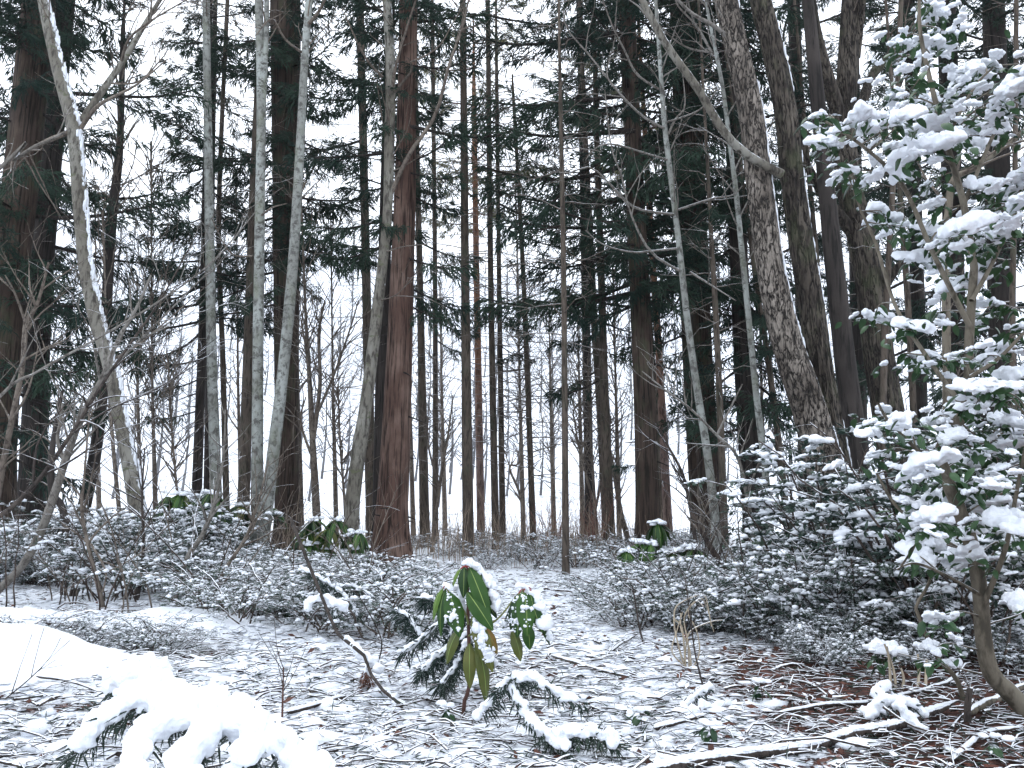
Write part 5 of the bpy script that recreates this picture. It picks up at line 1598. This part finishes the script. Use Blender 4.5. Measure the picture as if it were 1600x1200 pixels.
snowy_bough("leafy snow-covered sprig on the red litter by the camellia's foot",
            [([(1352, 1112), (1390, 1098), (1424, 1100), (1440, 1118)], 3.0, 3.0, 0.022, 0.004), ([(1380, 1110), (1372, 1086), (1384, 1070)], 3.0, 3.05, 0.016, 0.004), ([(1400, 1104), (1424, 1126), (1438, 1140)], 2.95, 2.9, 0.02, 0.004)], 0.007, 60, nlen=0.045)


snowy_bough("green snow-dusted conifer sprig hanging beside the upper end of the bent dark branch",
            [([(470, 886), (500, 902), (540, 930), (560, 960)], 4.9, 4.7, 0.010, 0.004), ([(500, 902), (520, 930), (524, 962)], 4.9, 4.7, 0.009, 0.003), ([(520, 915), (556, 916), (580, 930)], 4.85, 4.8, 0.009, 0.003)], 0.005, 150, nlen=0.07)
snowy_bough("flat green conifer sprig lying on the slope below the paired birches",
            [([(400, 918), (440, 924), (490, 930)], 5.4, 5.3, 0.010, 0.004), ([(430, 922), (446, 940), (452, 960)], 5.4, 5.3, 0.009, 0.003)], 0.005, 130, nlen=0.08)

# reddish bush at the back of the clearing
for lab, px, d, sd_ in (("reddish twiggy bush in the clearing, between the lone pole and the paired grey conifers", 926, 13.0, 1), ("low reddish twiggy bush at the clearing's back edge near the larch with level twigs", 862, 14.2, 2)):
    x = (px - 800) / FPX * d
    root = thing("twiggy_bush", lab, "shrub", (x, d, gz(x, d) - 0.03))
    g = np.random.default_rng(sd_)
    st = []
    for k in range(26):
        az, ln, h = g.uniform(0, 6.28), g.uniform(0.1, 0.5), g.uniform(0.5, 1.1)
        t = np.linspace(0, 1, 8)
        l = np.stack([math.cos(az) * ln * t + g.normal(0, .08), math.sin(az) * ln * t, h * t, 0.006 * (1 - 0.7 * t)], 1)
        l[:, :3] += np.cumsum(g.normal(0, 0.008, (8, 3)), 0)
        st.append(l)
    T1 = twig_set(st, 140, (0.1, 0.4), 0.003, g=g, k=5, rmin=0.0022)
    obj("stems", twigs_mesh("stems", [(st, 4), (T1, 3)], M['twig_red']), root, kind='stuff')


# ------------------------------------------------------------------ fallen wood
def fallen(label, pts, w, mat='log', lift=0.3, snow=0.0, name="fallen_branch", group=None, side=(), seg=10):
    """px polyline on the ground; w = diameter px"""
    q = []
    for (x, y) in pts:
        p = G(x, y)
        r = w * 0.75 / 2 / FPX * p[1]
        p[2] += r * (lift * 0.6 + 0.75) + 0.012
        q.append([*p, r])
    q = np.array(q)
    q[:, 3] *= np.linspace(1.1, 0.75, len(q))
    base = q[0, :3].copy()
    l = resample(q, 40)
    l[:, 3] *= np.clip(np.minimum(np.linspace(0.25, 9, 40), np.linspace(7, 0.15, 40)), 0, 1)
    l[:, 2] += 0.02 * (fbm(l[:, 0] * 4, l[:, 1] * 4, 0, int(w) + 3) - 0.5)
    l[:, 1] += 0.05 * (fbm(l[:, 0] * 3, l[:, 1] * 3, 0, int(w) + 5) - 0.5)
    l[:, :3] -= base
    root = thing(name, label, "branch" if name != "fallen_log" else "log", base, group=group)
    obj("trunk" if name == "fallen_log" else "stick", trunk_mesh("stick", l, M[mat], seg, 0.09, 2.0, 3.0, 0, 0.1, int(w)), root)
    if snow:
        sb = MB()
        m_ = int(np.linalg.norm(l[-1, :3] - l[0, :3]) / (l[0, 3] * 0.8)) + 4
        t = rng.uniform(0.02, 0.98, m_)
        C = np.stack([np.interp(t, np.linspace(0, 1, 40), l[:, c]) for c in range(4)], 1)
        blobs(sb, C[:, :3] + np.stack([rng.normal(0, 0.3, m_) * C[:, 3], rng.normal(0, 0.3, m_) * C[:, 3], C[:, 3] * 0.75], 1), C[:, 3:4] * rng.uniform(0.6, 1.25, (m_, 3)) * np.array([1.3, 1, 0.5]) * snow, 2, 0.3, -0.5)
        obj("snow", sb.mesh("stick_snow", M['snow']), root, kind='stuff')
    for sl in side:
        s = px_line([(a, b) for a, b in sl[0]], sl[1], sl[2], sl[3], 1.5, 10)
        s[:, :3] -= base
        sb = MB()
        sb.add(*tubes(s[None, :, :3], s[None, :, 3], 5))
        obj("twig", sb.mesh("twig", M['stick']), root)
    return root


fallen("thick snow-topped log lying across the bottom of the path towards the camellia", [(990, 1222), (1130, 1196), (1250, 1180), (1330, 1160), (1420, 1140), (1500, 1112)], 23, snow=0.45, name="fallen_log", lift=0.6, seg=16)
fallen("short snow-dusted branch lying on the path above the thick log", [(1022, 1150), (1066, 1140), (1106, 1128)], 12, lift=0.6)
fallen("dark fallen branch on the snow beyond the forked leafy bough", [(862, 1032), (900, 1044), (940, 1056), (982, 1066)], 9, lift=0.6)
fallen("short dark stick propped against the stem in the clearing", [(956, 1024), (976, 1010), (996, 996)], 6, lift=1.2)
fallen("half-buried dark log edge at the snow heap's foot", [(212, 1004), (262, 1024), (320, 1040), (352, 1046)], 10, lift=0.5)
fallen("snow-roofed rotten log with its dark brown side showing, on the snow heap", [(70, 978), (110, 984), (160, 996), (214, 1012), (262, 1028)], 20, mat='rot', lift=0.1, snow=1.3, name="fallen_log", seg=14)
fallen("dark half-buried stick under the snow at the bank's lower end", [(58, 1062), (100, 1068), (150, 1086)], 7, lift=0.5)
fallen("thin curved dark stick on the snow at the near corner of the bank", [(0, 1148), (60, 1156), (110, 1182), (180, 1188)], 4, mat='twig_dark', lift=1)
fallen("snowy dark stick beside the rust-brown sprig", [(448, 1124), (490, 1112), (540, 1098)], 12, lift=0.5)
fallen("thin snow-dusted stick crossing the brush by the bent dark branch", [(500, 1184), (560, 1172), (620, 1150), (660, 1140)], 8, lift=0.6)
fallen("long thin snowy branch lying along the path's near edge", [(700, 1190), (800, 1182), (900, 1188), (990, 1196)], 9, lift=0.7)
fallen("snow-coated branch at the camellia's foot running over red litter", [(1200, 1126), (1290, 1112), (1380, 1104), (1470, 1078), (1500, 1060)], 10, lift=0.8, side=(([(1380, 1104), (1430, 1136), (1500, 1150)], 2.95, 2.8, 5),))
fallen("pale grey root-like branch leaning on the camellia's curved stem", [(1516, 1130), (1545, 1112), (1575, 1098), (1620, 1076)], 16, mat='camellia_stem', lift=1.0)
fallen("forked snowy branch in the near corner beside the camellia's stem", [(1490, 1200), (1520, 1172), (1552, 1154), (1600, 1148)], 12, lift=0.8, side=(([(1552, 1154), (1520, 1148), (1480, 1150)], 2.75, 2.9, 6),))
fallen("snow-edged branch slanting up through the shrubs before the flaky tree", [(1215, 905), (1260, 950), (1300, 985)], 10, lift=2.0)
fallen("thin branch over the red litter beside the curved dead leaves", [(1216, 1068), (1262, 1076), (1300, 1098)], 5, lift=1.0)

# upright stems and stubs by the camellia
for lab, pts, d, w0, w1, mt in (("short broken stub standing at the camellia's foot", [(1512, 1128), (1512, 1100), (1516, 1076)], 2.95, 12, 9, 'twig_dark'),
                                ("dark forked stem climbing through the camellia's lower branches", [(1506, 1096), (1494, 1060), (1460, 1020), (1436, 965), (1432, 945), (1450, 915), (1458, 880)], 3.3, 8, 4, 'camellia_stem'),
                                ("thin vertical twig rising from the path beside the bleached grass", [(1110, 1112), (1098, 1070), (1086, 1020), (1078, 960), (1070, 900)], 3.3, 3.5, 1.5, 'twig_dark'),
                                ("thin red-tipped twig standing in the open clearing", [(1010, 1020), (1000, 985), (994, 950), (988, 915)], 4.6, 3.5, 1.5, 'twig_dark'),
                                ("short upright reddish twig on the snow beside the heavy bough", [(441, 1122), (442, 1080), (443, 1042)], 3.0, 3.5, 2, 'stem_red'),
                                ("thin bare twig slanting out of the snow at the bank's corner", [(8, 1092), (40, 1066), (66, 1042)], 2.7, 2.5, 1.5, 'twig_dark')):
    l = px_line(pts, d, d, w0, w1, 16)
    b0 = l[0, :3].copy()
    b0[2] = gz(b0[0], b0[1]) - 0.02
    l[:, :3] -= b0
    root = thing("upright_twig", lab, "twig", b0)
    obj("stem", trunk_mesh("stem", l, M[mt], 6, 0.04, 2, 2, 0), root)
    T1 = twig_set([l], 7, (0.05, 0.22), 0.002, g=np.random.default_rng(int(w0 * 10)), k=5, rmin=0.001)
    obj("twigs", twigs_mesh("twigs", [(T1, 4)], M['twig_dark']), root, kind='stuff')

# the uprooted dark stump in the bushes
p0 = G(62, 912)
root = thing("rotten_stump", "black rotten stump with torn roots among the bushes above the snow heap", "stump", p0)
sv, sf = ico(4)
nz = fbm(sv[:, 0] * 2 + 9, sv[:, 1] * 2, sv[:, 2] * 2, 77, 4)
smb = MB()
smb.add(sv * (0.65 + 0.8 * nz)[:, None] * np.array([0.19, 0.15, 0.16]) + [0, 0, 0.10], sf)
obj("body", smb.mesh("stump_body", M['rot']), root)
for k in range(7):
    a_ = rng.uniform(0, 6.28)
    t = np.linspace(0, 1, 8)[:, None]
    q = np.array([0.05, 0, 0.15]) + np.array([math.cos(a_), math.sin(a_) * 0.6, 0.3]) * 0.3 * t + np.array([0, 0, -0.45]) * t ** 2 + rng.normal(0, 0.012, (8, 3))
    smb = MB()
    smb.add(*tubes(q[None], np.linspace(0.018, 0.006, 8)[None], 6))
    obj("root", smb.mesh("root", M['log']), root)
sb = MB()
blobs(sb, np.array([[rng.uniform(-.16, .16), rng.uniform(-.1, .1), rng.uniform(0.23, 0.27)] for _ in range(12)]), rng.uniform(0.04, 0.08, (12, 3)) * [1, 1, .5], 2, 0.3, -0.5)
obj("snow", sb.mesh("stump_snow", M['snow']), root)
p0 = G(106, 932)
root = thing("rotten_stump", "small splintered brown stub with hanging bark beside the black rotten stump", "stump", p0)
for k in range(7):
    x0 = rng.uniform(-0.07, 0.07)
    t = np.linspace(0, 1, 8)[:, None]
    q = np.array([x0, rng.uniform(-.04, .04), -0.02]) + np.array([rng.uniform(-.09, .05), 0, rng.uniform(0.2, 0.34)]) * t + np.array([0.06, 0, -0.05]) * t ** 2
    smb = MB()
    smb.add(*tubes(q[None], np.linspace(0.016, 0.004, 8)[None], 5))
    obj("splinter", smb.mesh("splinter", M['log']), root)

# bleached bent grass
p0 = G(1078, 1046)
root = thing("dead_grass", "tuft of bleached straw-coloured grass bent over at the thicket's edge", "grass tuft", p0)
for k, pts in enumerate(1 * ([(1076, 1048), (1064, 1010), (1054, 975), (1058, 950), (1080, 932), (1098, 932), (1112, 975)], [(1074, 1046), (1066, 1000), (1064, 975), (1052, 965), (1062, 940), (1090, 930)], [(1078, 1048), (1074, 1005), (1072, 968), (1084, 940), (1100, 950)],
                         [(1072, 1046), (1070, 1010), (1082, 985), (1110, 970), (1130, 975)], [(1080, 1046), (1078, 1016), (1068, 985), (1066, 960)], [(1082, 1048), (1090, 1020), (1086, 985), (1076, 955), (1092, 936), (1108, 945), (1120, 985)], [(1070, 1048), (1052, 1020), (1050, 985), (1062, 960)])):
    d = p0[1]
    l = px_line([(a_ + rng.normal(0, 4), b_ + rng.normal(0, 3)) for a_, b_ in pts], d, d + rng.uniform(-.15, .15), 2.8, 1.4, 24)
    l[:, :3] -= p0
    mb = MB()
    mb.add(*tubes(l[None, :, :3], l[None, :, 3], 4))
    obj("blade", mb.mesh("blade", M['straw']), root)
p0 = G(1396, 1078)
root = thing("dead_grass", "few short straw stalks standing in front of the shrubs by the camellia", "grass tuft", p0)
for pts in ([(1392, 1076), (1390, 1040), (1386, 1010)], [(1400, 1078), (1396, 1046), (1382, 1006)], [(1446, 1076), (1447, 1050), (1448, 1030)], [(1434, 1074), (1436, 1048), (1434, 1022)], [(1410, 1078), (1412, 1060), (1408, 1044)]):
    l = px_line(pts, p0[1], p0[1] + .05, 5, 3, 10)
    l[:, :3] -= p0
    mb = MB()
    mb.add(*tubes(l[None, :, :3], l[None, :, 3], 4))
    obj("blade", mb.mesh("blade", M['straw']), root)

# little broad-leaved seedlings coming through the snow
for k, (lab, px, py, h) in enumerate((("seedling with three dark leaves standing on the path below the lone evergreen", 1000, 1142, 0.07), ("leafy seedling under the forked leafy bough's tip", 894, 1184, 0.08), ("leafy seedling beside the camellia-side litter sprig", 1374, 1070, 0.14),
                                      ("seedling with rounded leaves at the near end of the thick log", 1110, 1168, 0.07), ("small leafy seedling between the log and the red litter", 1190, 1106, 0.09), ("tiny green seedling by the bottom edge under the lone evergreen", 700, 1130, 0.06), ("leafy seedling at the near corner below the camellia", 1560, 1186, 0.06))):
    p0 = G(px, py)
    root = thing("seedling", lab, "seedling", p0)
    gg = np.random.default_rng(800 + k)
    mb = MB()
    q = np.array([[0, 0, -0.02], [0.006, 0, h * 0.5], [0, 0.004, h]])
    mb.add(*tubes(resample(q, 6)[None], np.full((1, 6), 0.0018), 5))
    obj("stem", mb.mesh("stem", M['twig_dark']), root)
    for q in range(7):
        obj("leaf", lm[gg.integers(4)][0], root, (gg.normal(0, .006), gg.normal(0, .006), h * gg.uniform(0.5, 1.0)), (gg.uniform(-.3, .3), gg.uniform(-.1, .7), gg.uniform(0, 6.28)), gg.uniform(0.55, 0.85))
    sb = MB()
    blobs(sb, np.array([[gg.normal(0, .02), gg.normal(0, .02), h + 0.008] for _ in range(4)]), gg.uniform(0.012, 0.022, (4, 3)) * [1, 1, .6], 2, .3, -.4)
    obj("snow", sb.mesh("seedling_snow", M['snow']), root)

# ------------------------------------------------------------------ loose litter: uncountable, one object of each kind
g = np.random.default_rng(91)
NT = 15000
d = np.exp(g.uniform(math.log(2.3), math.log(13), NT))
x = g.uniform(-0.78, 0.78, NT) * d
keep = (mound(x, d) < 0.06) & (g.uniform(0, 1, NT) < np.where((d > 6.5) & (np.abs(x) > 1.6), 0.4, 1.0))
d, x = d[keep], x[keep]
n = len(d)
k = 4
t = np.linspace(-0.5, 0.5, k)
az = g.normal(0.15, 0.75, n) + (g.uniform(0, 1, n) < 0.25) * g.uniform(0, 3, n)
L = g.gamma(1.6, 0.04, n) + 0.025
z = ground_z(x, d) + g.uniform(0.0, 0.03, n)
c = np.stack([x, d, z], 1)
dr = np.stack([np.cos(az), np.sin(az), g.normal(0, 0.07, n)], 1)
sdv = np.stack([-np.sin(az), np.cos(az), 0 * az], 1)
PL = c[:, None] + dr[:, None] * (L[:, None] * t)[..., None] + sdv[:, None] * (g.normal(0, 0.10, (n, 1)) * L[:, None] * (t ** 2 * 4 - 0.3))[..., None] + np.array([0, 0, 1.0]) * (g.normal(0.03, 0.07, (n, 1)) * L[:, None] * (0.25 - t ** 2) * 4)[..., None]
rad = (0.0012 + g.gamma(1.3, 0.0010, n))[:, None] * np.linspace(1.1, 0.6, k)[None] * (1 + 0.04 * d[:, None])
tb = MB()
tb.add(*tubes(PL, rad, 4))
obj("twig_litter", tb.mesh("twig_litter", M['stick']), kind='stuff')

NL = 5200                                             # dead leaves and needle scraps
d = np.exp(g.uniform(math.log(2.3), math.log(8.0), NL))
x = g.uniform(-0.72, 0.75, NL) * d
keep = (mound(x, d) < 0.05) & (g.uniform(0, 1, NL) < np.where((x > 0.7) & (d < 4.7), 1.0, 0.22))
d, x = d[keep], x[keep]
n = len(d)
az = g.uniform(0, 6.28, n)
lb = MB()
O = np.stack([x, d, ground_z(x, d) + g.uniform(0.008, 0.03, n)], 1)
leaf_quads(lb, O, np.stack([np.cos(az), np.sin(az), g.normal(0, 0.25, n)], 1), g.uniform(0.018, 0.06, n), g.uniform(0.008, 0.03, n), tilt=0.7)
obj("leaf_litter", lb.mesh("leaf_litter", M['deadleaf']), kind='stuff')

NF = 6500                                             # shed cedar sprays
d = np.exp(g.uniform(math.log(2.3), math.log(9), NF))
x = g.uniform(-0.75, 0.78, NF) * d
keep = mound(x, d) < 0.05
d, x = d[keep], x[keep]
n = len(d)
az = g.uniform(0, 6.28, n)
fb = MB()
shoots(fb, np.stack([x, d, ground_z(x, d) + g.uniform(0, 0.025, n)], 1), np.stack([np.cos(az), np.sin(az), g.normal(0.05, 0.18, n)], 1), g.uniform(0.04, 0.12, n), np.full(n, 0.0028), 7, 0.05)
obj("spray_litter", fb.mesh("spray_litter", M['needles_snow'], smooth=False), kind='stuff')

NS = 12000                                             # little pads of snow caught on the litter
d = np.exp(g.uniform(math.log(2.3), math.log(10.0), NS))
x = g.uniform(-0.75, 0.75, NS) * d
keep = (mound(x, d) < 0.08) & (cover_at(x, d) + g.uniform(-.2, .2, NS) > 0.40)
d, x = d[keep], x[keep]
n = len(d)
sb = MB()
s_ = g.gamma(1.8, 0.0065, n)[:, None] + 0.006
blobs(sb, np.stack([x, d, ground_z(x, d) + 0.008], 1), s_ * np.hstack([g.uniform(0.8, 2.2, (n, 1)), g.uniform(0.6, 1.2, (n, 1)), g.uniform(0.3, 0.6, (n, 1))]), 1, 0.35, -0.6)
obj("snow_pads", sb.mesh("snow_pads", M['snow']), kind='stuff')

NG = 5200                                             # dry stalks standing at the back of the clearing
d = g.uniform(11.0, 19, NG)
x = g.uniform(-0.5, 0.28, NG) * d
keep = g.uniform(0, 1, NG) < np.where(np.abs(x - 0.10 * d) < 0.03 * d, 1.0, np.where(np.abs(x) < 0.2 * d, 0.65, 0.3))
d, x = d[keep], x[keep]
n = len(d)
h = g.gamma(4, 0.13, n)
k = 5
t = np.linspace(0, 1, k)
az = g.uniform(0, 6.28, n)
lean_ = g.uniform(0, 0.45, n) * h
PL = np.stack([x, d, ground_z(x, d) - 0.02], 1)[:, None] + np.stack([np.cos(az) * lean_, np.sin(az) * lean_, 0 * h], 1)[:, None] * (t ** 1.6)[None, :, None] + np.array([0, 0, 1.0]) * (h[:, None] * t)[..., None]
tb = MB()
tb.add(*tubes(PL, np.full((n, k), 0.0035) * np.linspace(1, 0.5, k), 3))
obj("dry_grass", tb.mesh("dry_grass", M['drygrass']), kind='stuff')
